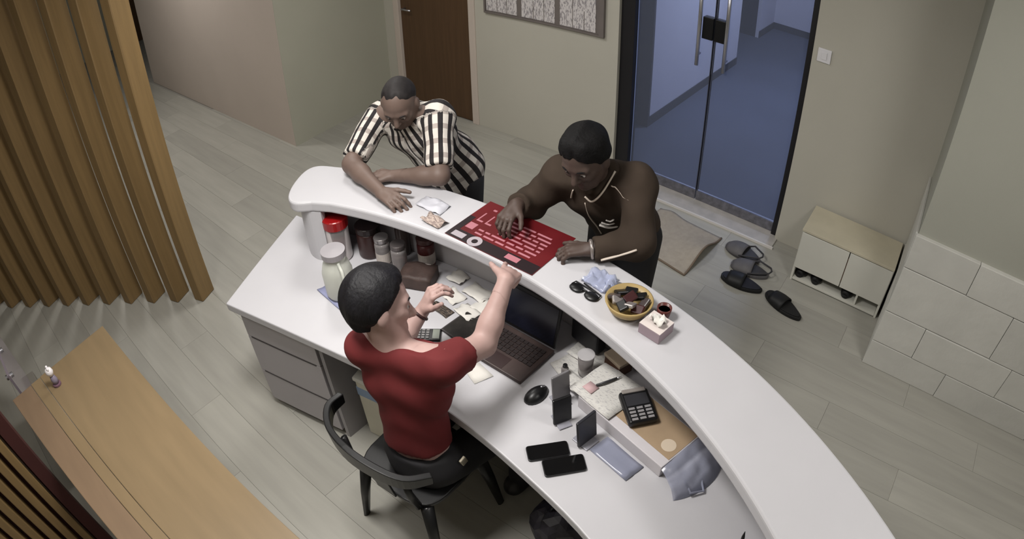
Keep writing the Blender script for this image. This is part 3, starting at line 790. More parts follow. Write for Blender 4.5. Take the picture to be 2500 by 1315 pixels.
# loose notes and slips around the clerk
slips = [([(-1.62, 1.46), (-1.52, 1.44), (-1.50, 1.51), (-1.60, 1.53)], 'crumpled white slip closest to the leather pouch'),
         ([(-1.55, 1.53), (-1.43, 1.52), (-1.42, 1.60), (-1.54, 1.61)], 'white receipt lying against the counter panel'),
         ([(-1.50, 1.42), (-1.40, 1.40), (-1.38, 1.47), (-1.48, 1.49)], 'white slip with curled corners above the dark tablet'),
         ([(-1.45, 1.47), (-1.36, 1.47), (-1.36, 1.55), (-1.44, 1.56)], 'creased white slip between receipt and laptop'),
         ([(-1.66, 1.55), (-1.58, 1.55), (-1.58, 1.62), (-1.66, 1.63)], 'yellowish paper slip behind the pouch')]
for i, (p, lb) in enumerate(slips):
    sheet_thing('paper_slip', lb, 'paper', p, Z2 + 0.0008 * i, PAPER, 5, 0.014, 20 + i, 'slips on the desk')
sheet_thing('banknote', 'dark banknote half under the white slips by the tablet', 'banknote', [(-1.60, 1.375), (-1.49, 1.365), (-1.485, 1.415), (-1.595, 1.42)], Z2, print_mat('dark_note', (96, 84, 74), (44, 38, 34), 50, 0.45), 4, 0.008, 31)
sheet_thing('paper_slip', 'blank white paper at the laptop front corner', 'paper', [(-1.25, 1.20), (-1.16, 1.165), (-1.13, 1.24), (-1.22, 1.262)], Z2, PAPER, 3, 0.003, 33)
# calculator
t = thing('calculator', 'black desk calculator in front of the seated clerk', 'calculator', (-1.485, 1.235, Z2), math.radians(38))
b = tobm(); box2(b, (-0.055, -0.032, 0), (0.065, 0.032, 0.014)); obj('case', b, BLACKP, t, bevel=0.003)
b = tobm(); box2(b, (0.032, -0.026, 0.0142), (0.060, 0.026, 0.0152)); obj('display', b, mat('lcd', (120, 126, 116), 0.3), t)
km = mat('key_grey', (120, 118, 118), 0.5)
for i in range(4):
    for j in range(4):
        b = tobm(); add_box(b, (-0.042 + i * 0.018, -0.021 + j * 0.014, 0.0158), (0.012, 0.009, 0.003)); obj('key', b, km, t)
# tablet
t = thing('tablet', 'dark grey tablet lying flat left of the laptop', 'tablet', (-1.385, 1.37, Z2 + 0.0), math.radians(-4))
b = tobm(); box2(b, (-0.07, -0.075, 0), (0.065, 0.075, 0.009)); obj('case', b, DARK, t, bevel=0.004)
b = tobm(); box2(b, (-0.062, -0.067, 0.0092), (0.057, 0.067, 0.0098)); obj('screen', b, mat('tablet_screen', (48, 46, 44), 0.25, vary=0.2, scale=60), t)
# laptop
lt = thing('laptop', 'open dark brown laptop facing the seated clerk', 'laptop', (-1.155, 1.375, Z2), math.radians(-1))
b = tobm(); box2(b, (-0.145, -0.105, 0), (0.135, 0.105, 0.018)); obj('base', b, mat('laptop_case', (62, 50, 48), 0.45, vary=0.15, scale=30), lt, bevel=0.004)
LK = mat('laptop_key', (40, 33, 33), 0.5)
for i in range(12):
    for j in range(5):
        b = tobm(); add_box(b, (-0.125 + i * 0.021, -0.015 + j * 0.021, 0.0200), (0.017, 0.017, 0.003)); obj('key', b, LK, lt)
b = tobm(); box2(b, (-0.045, -0.098, 0.0182), (0.035, -0.035, 0.0188)); obj('touchpad', b, mat('touchpad', (52, 40, 40), 0.3), lt)
b = tobm(); add_box(b, (-0.005, 0.128, 0.118), (0.28, 0.009, 0.195), rot=Matrix.Rotation(math.radians(-12), 4, 'X')); li = obj('lid', b, BLACKP, lt, bevel=0.003)
b = tobm(); add_box(b, (-0.005, 0.1225, 0.1175), (0.258, 0.001, 0.165), rot=Matrix.Rotation(math.radians(-12), 4, 'X')); obj('screen', b, mat('laptop_screen', (20, 22, 34), 0.2, vary=0.3, scale=15), li)
# mouse
t = thing('computer_mouse', 'black computer mouse on the white desk', 'mouse', (-0.942, 1.262, Z2), math.radians(83))
b = tobm(); bmesh.ops.create_uvsphere(b, u_segments=20, v_segments=12, radius=1)
for v_ in b.verts: v_.co = Vector((v_.co.x * 0.056, v_.co.y * 0.034 * (1 - 0.12 * v_.co.x), max(0, v_.co.z) * 0.034))
obj('shell', b, BLACKP, t, smooth=True)
b = tobm(); add_tube(b, [(0.022, 0, 0.031), (0.040, 0, 0.024)], 0.004); obj('scroll_wheel', b, STEEL, t, smooth=True)
# phones lying flat
def phone(label, quad, z, group=None, th=0.009):
    c = [Vector((p[0], p[1])) for p in quad]
    cen = sum(c, Vector((0, 0))) / 4
    ex = ((c[1] - c[0]) + (c[2] - c[3])) / 2; ey = ((c[3] - c[0]) + (c[2] - c[1])) / 2
    t = thing('phone', label, 'phone', (cen.x, cen.y, z), math.atan2(ex.y, ex.x), group)
    a, b_ = ex.length / 2, ey.length / 2
    bm = tobm(); pts = []
    for sx, sy, a0 in ((1, 1, 0), (-1, 1, 90), (-1, -1, 180), (1, -1, 270)):
        for k in range(5):
            an = math.radians(a0 + k * 22.5); pts.append((sx * (a - 0.010) + 0.010 * math.cos(an), sy * (b_ - 0.010) + 0.010 * math.sin(an)))
    add_prism(bm, pts, 0, th); obj('case', bm, BLACKP, t, bevel=0.0015)
    bm = tobm(); add_prism(bm, [(p[0] * 0.96, p[1] * 0.93) for p in pts], th + 0.0001, th + 0.0006); obj('screen', bm, mat('phone_screen', (8, 8, 10), 0.12), t)
    return t
phone('black phone lying flat, the one closer to the standing phones', [(-0.826, 1.043), (-0.728, 1.153), (-0.676, 1.11), (-0.776, 1.003)], Z2)
phone('black phone lying flat, the one closer to the desk front edge', [(-0.746, 1.029), (-0.648, 1.138), (-0.592, 1.092), (-0.690, 0.983)], Z2)
# upright phones / stands
def stand(label, x, y, rz, w, h, th, m, tilt=8, foot=True):
    t = thing('upright_phone', label, 'phone', (x, y, Z2), rz, 'upright phones on the desk')
    R = Matrix.Rotation(math.radians(-tilt), 4, 'X')
    b = tobm(); add_box(b, (0, 0, h / 2), (w, th, h)); bmesh.ops.transform(b, matrix=Matrix.Translation((0, 0, 0.006)) @ R, verts=b.verts); obj('case', b, m, t, bevel=0.004)
    if foot:
        b = tobm(); box2(b, (-w * 0.35, -0.03, 0), (w * 0.35, 0.045, 0.006)); obj('stand_foot', b, mat('stand_clear', (150, 150, 160), 0.3), t, bevel=0.002)
    return t
stand('grey-backed phone standing upright nearest the mouse', -0.85, 1.292, math.radians(70), 0.075, 0.135, 0.010, mat('phone_grey', (110, 108, 110), 0.4))
stand('slim black phone standing upright behind the two flat phones', -0.79, 1.215, math.radians(62), 0.072, 0.12, 0.012, BLACKP)
stand('charcoal phone standing upright against the carton', -0.668, 1.195, math.radians(80), 0.09, 0.125, 0.012, mat('phone_charcoal', (40, 40, 46), 0.35))
# carton with papers, card terminal
ct = thing('carton', 'flat white carton with a beige printed top on the desk', 'carton', (-0.56, 1.352, Z2), math.radians(-13.5))
b = tobm(); box2(b, (-0.215, -0.095, 0), (0.215, 0.105, 0.06)); obj('box', b, mat('carton_white', (196, 192, 196), 0.6), ct, bevel=0.003)
b = tobm(); box2(b, (-0.20, -0.055, 0.0602), (0.209, 0.100, 0.0616)); obj('top_print', b, mat('carton_beige', (162, 140, 114), 0.5, vary=0.1, scale=7), ct)
b = tobm(); add_lathe(b, [(0, 0.0618), (0.028, 0.0618), (0.028, 0.0622), (0, 0.0622)], (0.165, -0.01, 0), 20); obj('round_sticker', b, mat('sticker_pale', (206, 190, 170), 0.5), ct)
ZB = Z2 + 0.0645
tm = thing('card_terminal', 'black card payment terminal with grey keys on the carton', 'card terminal', (-0.578, 1.375, ZB), math.radians(48))
b = tobm(); box2(b, (-0.055, -0.075, 0), (0.055, 0.075, 0.03)); obj('case', b, BLACKP, tm, bevel=0.010, seg=3)
b = tobm(); box2(b, (-0.042, 0.0, 0.0302), (0.042, 0.052, 0.0312)); obj('screen', b, mat('terminal_screen', (52, 52, 56), 0.3), tm)
b = tobm(); box2(b, (-0.044, 0.060, 0.026), (0.044, 0.078, 0.0335)); obj('paper_slot', b, mat('terminal_grey', (140, 134, 130), 0.4), tm, bevel=0.003)
for i in range(3):
    for j in range(4):
        b = tobm(); add_box(b, (-0.030 + i * 0.030, -0.062 + j * 0.016, 0.0315), (0.022, 0.010, 0.003)); obj('key', b, mat('terminal_key', (136, 134, 136), 0.5), tm)
papers = [([(-0.84, 1.32), (-0.64, 1.275), (-0.595, 1.47), (-0.80, 1.50)], 0.0652, 'large white printed sheet on top of the carton'),
          ([(-1.00, 1.42), (-0.86, 1.36), (-0.80, 1.48), (-0.95, 1.55)], 0.004, 'white printed sheet between laptop and carton'),
          ([(-0.98, 1.50), (-0.82, 1.48), (-0.80, 1.60), (-0.97, 1.60)], 0.012, 'loose white sheet under the counter edge'),
          ([(-0.93, 1.36), (-0.83, 1.34), (-0.81, 1.41), (-0.92, 1.43)], 0.020, 'small white invoice beside the tiny bottle')]
PR2 = print_mat('invoice_print', (200, 198, 194), (172, 170, 170), 70, 0.55)
for i, (p, dz, lb) in enumerate(papers):
    sheet_thing('printed_sheet', lb, 'paper', p, Z2 + dz, PR2, 6, 0.006, 40 + i, 'papers by the carton')
sheet_thing('sticky_note', 'small pink sticky note on the white sheet', 'note', [(-0.80, 1.345), (-0.755, 1.335), (-0.745, 1.375), (-0.79, 1.385)], Z2 + 0.073, mat('note_pink', (196, 166, 168), 0.8), 2, 0.001, 50)
t = thing('pen', 'dark pen lying across the white sheet', 'pen', (-0.735, 1.42, Z2 + 0.078), math.radians(60))
b = tobm(); add_tube(b, [(-0.05, 0, 0), (0.035, 0, 0)], 0.0045); obj('barrel', b, mat('pen_dark', (60, 60, 62), 0.4), t, smooth=True)
b = tobm(); add_tube(b, [(0.0352, 0, 0), (0.055, 0, 0)], [0.004, 0.001]); obj('tip', b, STEEL, t, smooth=True)
jar('mini_bottle', 'tiny clear bottle with a black cap near the mouse', -0.915, 1.40, 0.014, 0.07, JG, BLACKP, 0.016, None, 0.6, cat='bottle')
t = thing('drinking_glass', 'empty clear drinking glass standing on the papers', 'glass', (-0.86, 1.455, Z2 + 0.013))
b = tobm(); add_lathe(b, [(0, 0), (0.026, 0), (0.032, 0.10), (0.0305, 0.10), (0.0245, 0.006), (0, 0.006)], seg=24); obj('body', b, JG, t, smooth=True)
b = tobm(); add_lathe(b, [(0.0305, 0.0965), (0.0325, 0.0965), (0.0330, 0.1005), (0.0305, 0.1005)], seg=24); obj('rim', b, glass_mat('rim_glass', (214, 212, 214), 0.5, 0.05), t, smooth=True)
# dark clutter against the counter panel
t = thing('black_pouch', 'black zipped pouch pushed under the counter beside the laptop', 'pouch', (-0.935, 1.585, Z2 + 0.02), math.radians(-12))
b = tobm(); box2(b, (-0.075, -0.028, 0), (0.075, 0.03, 0.11)); obj('body', b, mat('pouch_black', (26, 25, 30), 0.5), t, bevel=0.014, seg=3)
b = tobm(); add_tube(b, [(-0.06, 0, 0.112), (0.06, 0, 0.112)], 0.004); obj('zip', b, STEEL, t, smooth=True)
t = thing('brown_box', 'small brown gift box with cream lid under the counter', 'box', (-0.775, 1.56, Z2 + 0.0), math.radians(-18))
b = tobm(); box2(b, (-0.045, -0.035, 0), (0.045, 0.035, 0.055)); obj('box', b, mat('box_brown', (86, 58, 44), 0.6), t, bevel=0.003)
b = tobm(); box2(b, (-0.048, -0.038, 0.0552), (0.048, 0.038, 0.07)); obj('lid', b, mat('box_cream', (182, 166, 146), 0.6), t, bevel=0.002)
# plastic bag in front of the carton, sheet of blue film under it
pb = thing('plastic_bag', 'bluish translucent plastic bag draped at the carton end', 'plastic bag', (-0.56, 1.352, Z2), math.radians(-13.5))
b = tobm(); n = 22; _r = random.Random(5); ph = [(_r.uniform(-60, 60), _r.uniform(-60, 60), _r.uniform(0, 6)) for _ in range(6)]
g = []
for i in range(n + 1):
    row_ = []
    for j in range(n + 1):
        u, w_ = i / n, j / n
        xx = 0.219 + 0.155 * u * (1 - 0.35 * (1 - w_) ** 3 - 0.25 * w_ ** 4); yy = -0.10 + 0.215 * w_ - 0.03 * u * (1 - w_)
        h = 0.064 * math.cos(min(1, u) * math.pi / 2) ** 0.7 * (0.55 + 0.45 * math.sin(math.pi * (0.12 + 0.76 * w_)))
        h += 0.010 * sum(abs(math.sin(a * xx + c * yy + d)) for a, c, d in ph) / 3 * min(1, 4 * (1 - u))
        row_.append(b.verts.new((xx, yy, max(0.001, h))))
    g.append(row_)
for i in range(n):
    for j in range(n): b.faces.new((g[i][j], g[i + 1][j], g[i + 1][j + 1], g[i][j + 1]))
obj('film', b, BFILM, pb, smooth=True)
b = tobm(); add_tube(b, [(0.30, -0.06, 0.035), (0.345, -0.075, 0.02), (0.37, -0.03, 0.012), (0.335, -0.01, 0.03)], 0.005, 6); obj('handle_loop', b, BFILM, pb, smooth=True)
sheet_thing('plastic_film', 'creased sheet of bluish film in front of the carton', 'plastic film', [(-0.64, 1.17), (-0.46, 1.13), (-0.44, 1.215), (-0.62, 1.255)], Z2, BFILM, 6, 0.006, 61)
# pen pot near the camera
t = thing('pen_pot', 'black pen pot with one pen at the far desk end', 'pen pot', (0.015, 1.045, Z2))
b = tobm(); add_lathe(b, [(0, 0), (0.034, 0), (0.034, 0.085), (0.031, 0.085), (0.031, 0.006), (0, 0.006)], seg=20); obj('cup', b, BLACKP, t, smooth=False)
b = tobm(); add_tube(b, [(0.012, -0.008, 0.008), (-0.012, 0.026, 0.135), (-0.016, 0.032, 0.16)], [0.006, 0.006, 0.001]); obj('pen', b, BLACKP, t, smooth=True)

# ------------------------------------------------------------------ under the desk
t = thing('storage_box', 'pale plastic storage box with blue side under the desk', 'storage box', (-1.70, 1.20, 0), math.radians(12))
b = tobm(); box2(b, (-0.13, -0.15, 0), (0.15, 0.17, 0.40)); obj('box', b, mat('box_pale', (196, 192, 176), 0.5), t, bevel=0.008)
b = tobm(); box2(b, (-0.132, -0.152, 0.30), (0.152, 0.172, 0.36)); obj('blue_band', b, mat('box_blue', (128, 148, 176), 0.5), t, bevel=0.004)
b = tobm(); box2(b, (-0.137, -0.157, 0.4002), (0.157, 0.177, 0.425)); obj('lid', b, mat('box_lid', (206, 204, 196), 0.5), t, bevel=0.006)
t = thing('carrier_bag', 'dark shiny carrier bag on the floor under the desk', 'bag', (-0.70, 1.14, 0))
b = tobm(); bmesh.ops.create_icosphere(b, subdivisions=3, radius=1)
for v_ in b.verts:
    k = 1 + 0.10 * math.sin(7 * v_.co.x + 5 * v_.co.z) + 0.08 * math.sin(9 * v_.co.y - 6 * v_.co.z)
    v_.co = Vector((v_.co.x * 0.13 * k, v_.co.y * 0.12 * k, (v_.co.z * 0.5 + 0.5) * 0.26))
obj('body', b, mat('bag_dark', (40, 38, 46), 0.25, vary=0.5, scale=20), t, smooth=False)
for s in (-1, 1):
    b = tobm(); add_tube(b, [(-0.05, 0.03 * s, 0.23), (-0.03, 0.035 * s, 0.31), (0.03, 0.035 * s, 0.31), (0.05, 0.03 * s, 0.23)], 0.006, 6); obj('handle', b, BLACKP, t, smooth=True)

# ------------------------------------------------------------------ bench figurine, glass panel
t = thing('figurine', 'small white figurine with mauve base on the bench top', 'figurine', (-2.585, -0.165, BT + 0.0005))
FW = mat('glazed_white', (228, 224, 226), 0.25)
b = tobm(); add_lathe(b, [(0, 0), (0.022, 0), (0.022, 0.012), (0, 0.012)], seg=16); obj('base', b, mat('fig_mauve', (112, 84, 98), 0.4), t, bevel=0.002)
b = tobm(); add_lathe(b, [(0, 0.0122), (0.014, 0.0122), (0.018, 0.035), (0.012, 0.06), (0, 0.066)], seg=16); obj('body', b, mat('fig_grey', (130, 122, 138), 0.35), t, smooth=True)
b = tobm(); add_lathe(b, [(0, 0.060), (0.014, 0.066), (0.021, 0.085), (0.016, 0.104), (0, 0.11)], seg=16); hd = obj('head', b, FW, t, smooth=True)
for s in (-1, 1):
    b = tobm(); add_lathe(b, [(0, 0), (0.006, 0.002), (0.006, 0.016), (0, 0.020)], (s * 0.011, 0, 0.098), 10); obj('ear', b, FW, hd, smooth=True)
gp = thing('glass_divider', 'smoky glass divider with steel pegs at the bench end', 'divider', (-3.05, -0.36, 0))
b = tobm(); box2(b, (-0.42, -0.006, 0.30), (0.27, 0.006, 0.82)); obj('pane', b, glass_mat('smoky_glass', (150, 140, 148), 0.45, 0.1), gp)
for px_, pz_ in ((0.225, 0.785), (-0.02, 0.785), (0.225, 0.36)):
    b = tobm(); add_lathe(b, [(0, -0.02), (0.014, -0.02), (0.014, 0.02), (0, 0.02)], seg=14, M=Matrix.Translation((px_, 0, pz_)) @ Matrix.Rotation(math.pi / 2, 4, 'X')); obj('steel_peg', b, STEEL, gp)
b = tobm(); box2(b, (-0.44, -0.05, 0), (0.27, 0.05, 0.298)); obj('plinth', b, mat('plinth_grey', (120, 116, 108), 0.6), gp, bevel=0.004)

# ------------------------------------------------------------------ chair
chair = thing('desk_chair', 'black metal chair with a curved back band under the seated clerk', 'chair', (-1.245, 0.90, 0), math.radians(3))
CHM = mat('chair_black', (26, 26, 27), 0.32, vary=0.15)
b = tobm(); pts = []
for i in range(32):
    a = 2 * math.pi * i / 32; c_, s_ = math.cos(a), math.sin(a)
    pts.append((0.205 * math.copysign(abs(c_) ** 0.55, c_), 0.20 * math.copysign(abs(s_) ** 0.55, s_)))
add_prism(b, pts, 0.415, 0.44); obj('seat', b, CHM, chair, bevel=0.006)
for sx, sy in ((-1, -1), (1, -1), (1, 1), (-1, 1)):
    b = tobm(); add_tube(b, [(sx * 0.165, sy * 0.160, 0.415), (sx * 0.195, sy * 0.19, 0.22), (sx * 0.225, sy * 0.215, 0.0)], [0.034, 0.028, 0.019], 8, 0.6); obj('leg', b, CHM, chair, smooth=True)
arc = [(-0.290, -0.085), (-0.282, -0.165), (-0.205, -0.235), (-0.085, -0.265), (0.05, -0.260), (0.165, -0.230), (0.230, -0.155)]
sp = spline(arc, 5)
b = tobm()
n_ = len(sp)
def band_z(i):
    f = abs(i / (n_ - 1) * 2 - 1)
    return 0.735 - 0.02 * f, 0.10 - 0.045 * f
A0 = []; 
for i, p in enumerate(sp):
    z, hh = band_z(i)
    nrm = Vector((p[0], p[1], 0)).normalized()
    A0.append([b.verts.new((p[0] - nrm.x * 0.008, p[1] - nrm.y * 0.008, z - hh)), b.verts.new((p[0] + nrm.x * 0.012, p[1] + nrm.y * 0.012, z - hh)), b.verts.new((p[0] + nrm.x * 0.018, p[1] + nrm.y * 0.018, z)), b.verts.new((p[0] - nrm.x * 0.010, p[1] - nrm.y * 0.010, z))])
for i in range(n_ - 1):
    for k in range(4): b.faces.new((A0[i][k], A0[i][(k + 1) % 4], A0[i + 1][(k + 1) % 4], A0[i + 1][k]))
b.faces.new(A0[0]); b.faces.new(A0[-1][::-1])
obj('back_band', b, CHM, chair, smooth=False, bevel=0.005)
for x in (-0.15, 0.15):
    b = tobm(); add_tube(b, [(x, -0.185, 0.43), (x * 1.02, -0.215, 0.56), (x * 1.02, -0.222, 0.68)], 0.017, 8, 0.6); obj('back_post', b, CHM, chair, smooth=True)
b = tobm(); add_box(b, (0, -0.222, 0.55), (0.10, 0.010, 0.24), rot=Matrix.Rotation(math.radians(8), 4, 'X')); obj('back_splat', b, CHM, chair, bevel=0.003)

# ------------------------------------------------------------------ people: smooth implicit bodies
V3 = lambda *a: np.array(a, float)
def unit(v):
    v = np.array(v, float); return v / np.linalg.norm(v)

class Field:
    """smooth union of tapered capsules and ellipsoids; pieces can be cut by half-spaces"""
    def __init__(self): self.p = []
    def cap(self, a, b, ra, rb, k=0.02, flat=None, cuts=(), sub=False):
        self.p.append(('c', V3(*a), V3(*b), ra, rb, k, flat, cuts, sub)); return self
    def ell(self, c, axes, rad, k=0.02, cuts=(), sub=False):
        self.p.append(('e', V3(*c), np.array(axes, float), np.array(rad, float), k, None, None, cuts, sub)); return self
    def bounds(self, q):
        if q[0] == 'c':
            r = max(q[3], q[4]); return np.minimum(q[1], q[2]) - r, np.maximum(q[1], q[2]) + r
        r = max(q[3]); return q[1] - r, q[1] + r
    def dist1(self, q, P):
        if q[0] == 'c':
            a, b, ra, rb, fl = q[1], q[2], q[3], q[4], q[6]
            pa = P - a; ba = b - a; s = 1.0
            if fl is not None:
                n, f = fl
                pa = pa + np.multiply.outer(pa @ n, n) * (1 / f - 1); ba = ba + (ba @ n) * n * (1 / f - 1); s = (f + 1) / 2
            t = np.clip((pa @ ba) / max(ba @ ba, 1e-9), 0, 1)
            d = (np.linalg.norm(pa - np.multiply.outer(t, ba), axis=-1) - (ra + t * (rb - ra))) * s
        else:
            l = (P - q[1]) @ q[2].T
            k0 = np.linalg.norm(l / q[3], axis=-1); k1 = np.linalg.norm(l / (q[3] ** 2), axis=-1)
            d = k0 * (k0 - 1) / np.maximum(k1, 1e-6)
        for pt, n in q[7]:
            d = np.maximum(d, (P - V3(*pt)) @ n)
        return d
    def kof(self, q): return q[5] if q[0] == 'c' else q[4]
    def at(self, P):
        v = np.full(P.shape[:-1], 0.25)
        for q in self.p:
            d = self.dist1(q, P); k = self.kof(q)
            v = self.mix(v, d, k, q[8])
        return v
    @staticmethod
    def mix(v, d, k, sub):
        if sub:
            d = -d; h = np.clip(0.5 + 0.5 * (d - v) / k, 0, 1); return v * (1 - h) + d * h + k * h * (1 - h)
        h = np.clip(0.5 + 0.5 * (d - v) / k, 0, 1)
        return d * (1 - h) + v * h - k * h * (1 - h)
    def grid(self, lo, hi, h, noise=None):
        lo = np.array(lo, float); n = np.ceil((np.array(hi) - lo) / h).astype(int) + 1
        ax = [lo[i] + h * np.arange(n[i]) for i in range(3)]
        v = np.full(tuple(n), 0.25)
        for q in self.p:
            b0, b1 = self.bounds(q); m = 0.05 + self.kof(q)
            i0 = np.clip(np.floor((b0 - m - lo) / h).astype(int), 0, n); i1 = np.clip(np.ceil((b1 + m - lo) / h).astype(int) + 1, 0, n)
            if np.any(i1 <= i0): continue
            sl = tuple(slice(a, b) for a, b in zip(i0, i1))
            P = np.stack(np.meshgrid(*[ax[i][sl[i]] for i in range(3)], indexing='ij'), -1)
            v[sl] = self.mix(v[sl], self.dist1(q, P), self.kof(q), q[8])
        if noise is not None:
            idx = np.argwhere(np.abs(v) < 0.03)
            P = lo + idx * h
            v[tuple(idx.T)] += noise(P)
        return v, lo
    def allb(self, pad=0.02):
        bs = [self.bounds(q) for q in self.p if not q[8]]
        return np.min([b[0] for b in bs], 0) - pad, np.max([b[1] for b in bs], 0) + pad

def surface(v, lo, h):
    """naive surface nets"""
    nx, ny, nz = v.shape
    ins = v < 0
    acc = np.zeros((nx - 1, ny - 1, nz - 1, 3)); cnt = np.zeros((nx - 1, ny - 1, nz - 1))
    corners = [(i, j, k) for i in (0, 1) for j in (0, 1) for k in (0, 1)]
    def C(a, c): return a[c[0]:nx - 1 + c[0], c[1]:ny - 1 + c[1], c[2]:nz - 1 + c[2]]
    for c in corners:
        for ax_ in range(3):
            if c[ax_]: continue
            e = list(c); e[ax_] = 1
            a, b = C(v, c), C(v, e)
            x = C(ins, c) != C(ins, e)
            t = np.where(x, a / np.where(a == b, 1, a - b), 0)
            for d in range(3):
                acc[..., d] += np.where(x, c[d] + (t if d == ax_ else 0), 0)
            cnt += x
    act = cnt > 0
    idx = np.full(act.shape, -1); idx[act] = np.arange(act.sum())
    cells = np.argwhere(act)
    verts = lo + h * (cells + acc[act] / cnt[act][:, None])
    faces = []
    for ax_ in range(3):
        u, w = (ax_ + 1) % 3, (ax_ + 2) % 3
        s0 = [slice(None)] * 3; s1 = [slice(None)] * 3
        s0[ax_] = slice(0, -1); s1[ax_] = slice(1, None)
        x = ins[tuple(s0)] != ins[tuple(s1)]
        e = np.argwhere(x)
        ok = (e[:, u] > 0) & (e[:, w] > 0) & (e[:, u] < v.shape[u] - 1) & (e[:, w] < v.shape[w] - 1)
        e = e[ok]
        flip = ins[tuple(e.T)]
        def cell(du, dw):
            q = e.copy(); q[:, u] -= du; q[:, w] -= dw; return idx[tuple(q.T)]
        f = np.stack([cell(1, 1), cell(0, 1), cell(0, 0), cell(1, 0)], 1)
        f[~flip] = f[~flip][:, ::-1]
        faces.append(f)
    return verts, np.concatenate(faces)

def field_mesh(name, field, m, parent, h=0.01, fine=(), noise=None, attr=None):
    """mesh a field; 'fine' boxes are (lo, hi, step) meshed more finely in place of the coarse surface"""
    lo, hi = field.allb()
    v, l = field.grid(lo, hi, h, noise)
    V, F = surface(v, l, h)
    for a, b, hh in fine:
        a, b = V3(*a), V3(*b)
        inside = np.all((V > a + hh * 2) & (V < b - hh * 2), 1)
        F = F[~np.all(inside[F], 1)]
    Vs, Fs, off = [V], [F], len(V)
    for a, b, hh in fine:
        v, l = field.grid(a, b, hh, noise)
        V2, F2 = surface(v, l, hh)
        Vs.append(V2); Fs.append(F2 + off); off += len(V2)
    V = np.concatenate(Vs); F = np.concatenate(Fs)
    used = np.zeros(len(V), bool); used[F.ravel()] = True
    re = np.cumsum(used) - 1
    V = V[used]; F = re[F]
    W = V - np.array(parent.location) if parent is not None else V
    me = bpy.data.meshes.new(name)
    me.vertices.add(len(W)); me.vertices.foreach_set('co', W.astype(np.float32).ravel())
    me.loops.add(F.size); me.loops.foreach_set('vertex_index', F.ravel().astype(np.int32))
    me.polygons.add(len(F)); me.polygons.foreach_set('loop_start', np.arange(0, F.size, 4, dtype=np.int32))
    me.update(calc_edges=True); me.validate()
    me.polygons.foreach_set('use_smooth', np.ones(len(me.polygons), bool))
    if attr is not None:
        a = me.attributes.new('cloth', 'FLOAT_VECTOR', 'POINT'); a.data.foreach_set('vector', attr(V).astype(np.float32).ravel())
    me.materials.append(m)
    o = bpy.data.objects.new(name, me); link(o, parent)
    s = o.modifiers.new('relax', 'SMOOTH'); s.factor = 0.5; s.iterations = 2
    return o

def head(F, C, f, u, sc=1.0):
    """adds a head with face to field F; C is the middle of the head"""
    f, u = unit(f), np.array(u, float); u = unit(u - f * (u @ f)); r = np.cross(f, u)
    L = lambda a, b, c: C + (r * a + f * b + u * c) * sc
    ax = [r, f, u]
    F.ell(L(0, -0.012, 0.028), ax, V3(0.076, 0.097, 0.092) * sc, 0.02)
    F.cap(L(0, 0.030, -0.015), L(0, 0.046, -0.082), 0.058 * sc, 0.034 * sc, 0.03)
    for s in (-1, 1):
        F.cap(L(s * 0.052, 0.0, -0.03), L(s * 0.030, 0.045, -0.080), 0.026 * sc, 0.022 * sc, 0.025)
        F.cap(L(s * 0.014, 0.078, 0.026), L(s * 0.044, 0.068, 0.022), 0.012 * sc, 0.011 * sc, 0.014)     # brow
        F.cap(L(s * 0.038, 0.064, -0.018), L(s * 0.046, 0.052, -0.012), 0.018 * sc, 0.016 * sc, 0.02)    # cheekbone
        F.ell(L(s * 0.031, 0.088, 0.003), ax, V3(0.015, 0.012, 0.008) * sc, 0.008, sub=True)             # eye socket
        F.ell(L(s * 0.080, -0.008, -0.008), ax, V3(0.010, 0.022, 0.033) * sc, 0.008)                     # ear
    F.cap(L(0, 0.083, 0.010), L(0, 0.104, -0.026), 0.008 * sc, 0.013 * sc, 0.010)                        # nose
    for s in (-1, 1): F.cap(L(0, 0.092, -0.030), L(s * 0.011, 0.090, -0.031), 0.009 * sc, 0.008 * sc, 0.006)
    F.cap(L(-0.020, 0.076, -0.056), L(0.020, 0.076, -0.056), 0.0075 * sc, 0.0075 * sc, 0.006)
    F.cap(L(-0.017, 0.076, -0.067), L(0.017, 0.076, -0.067), 0.0085 * sc, 0.0085 * sc, 0.006)
    F.cap(L(0, 0.066, -0.092), L(0, 0.060, -0.096), 0.018 * sc, 0.018 * sc, 0.02)                         # chin
    return r, f, u

def hair_field(C, f, u, sc=1.0, grow=0.010, line=0.018, low=-0.075):
    f = unit(f); u = unit(np.array(u) - f * (np.array(u) @ f)); r = np.cross(f, u)
    F = Field()
    n1 = unit(f * 0.80 - u * 0.60); n2 = -u
    cuts = ((C + n1 * line * sc, n1), (C + u * low * sc, n2), )
    F.ell(C + (-f * 0.014 + u * 0.028) * sc, [r, f, u], (V3(0.076, 0.097, 0.092) + grow) * sc, 0.01, cuts)
    F.cap(C + (-f * 0.05 + u * 0.0) * sc, C + (-f * 0.055 - u * 0.045) * sc, 0.056 * sc, 0.050 * sc, 0.02, None, ((C + u * (low - 0.01) * sc, n2),))
    return F

def hair_taper(C, f, u, sc, line, low, depth, base=None):
    """thins the hair toward the hairline and nape so that it merges raggedly with the skin"""
    f = unit(f); u = unit(np.array(u) - f * (np.array(u) @ f)); n1 = unit(f * 0.80 - u * 0.60)
    def fn(P):
        q = P - C
        e = np.minimum(line * sc - q @ n1, q @ u - low * sc)
        e = e + 0.008 * np.sin(90 * (q @ np.cross(f, u))) + 0.005 * np.sin(210 * (q @ np.cross(f, u)) + 1.0)
        return depth * np.clip(1 - e / 0.035, 0, 1.6) + (base(P) if base is not None else 0)
    return fn

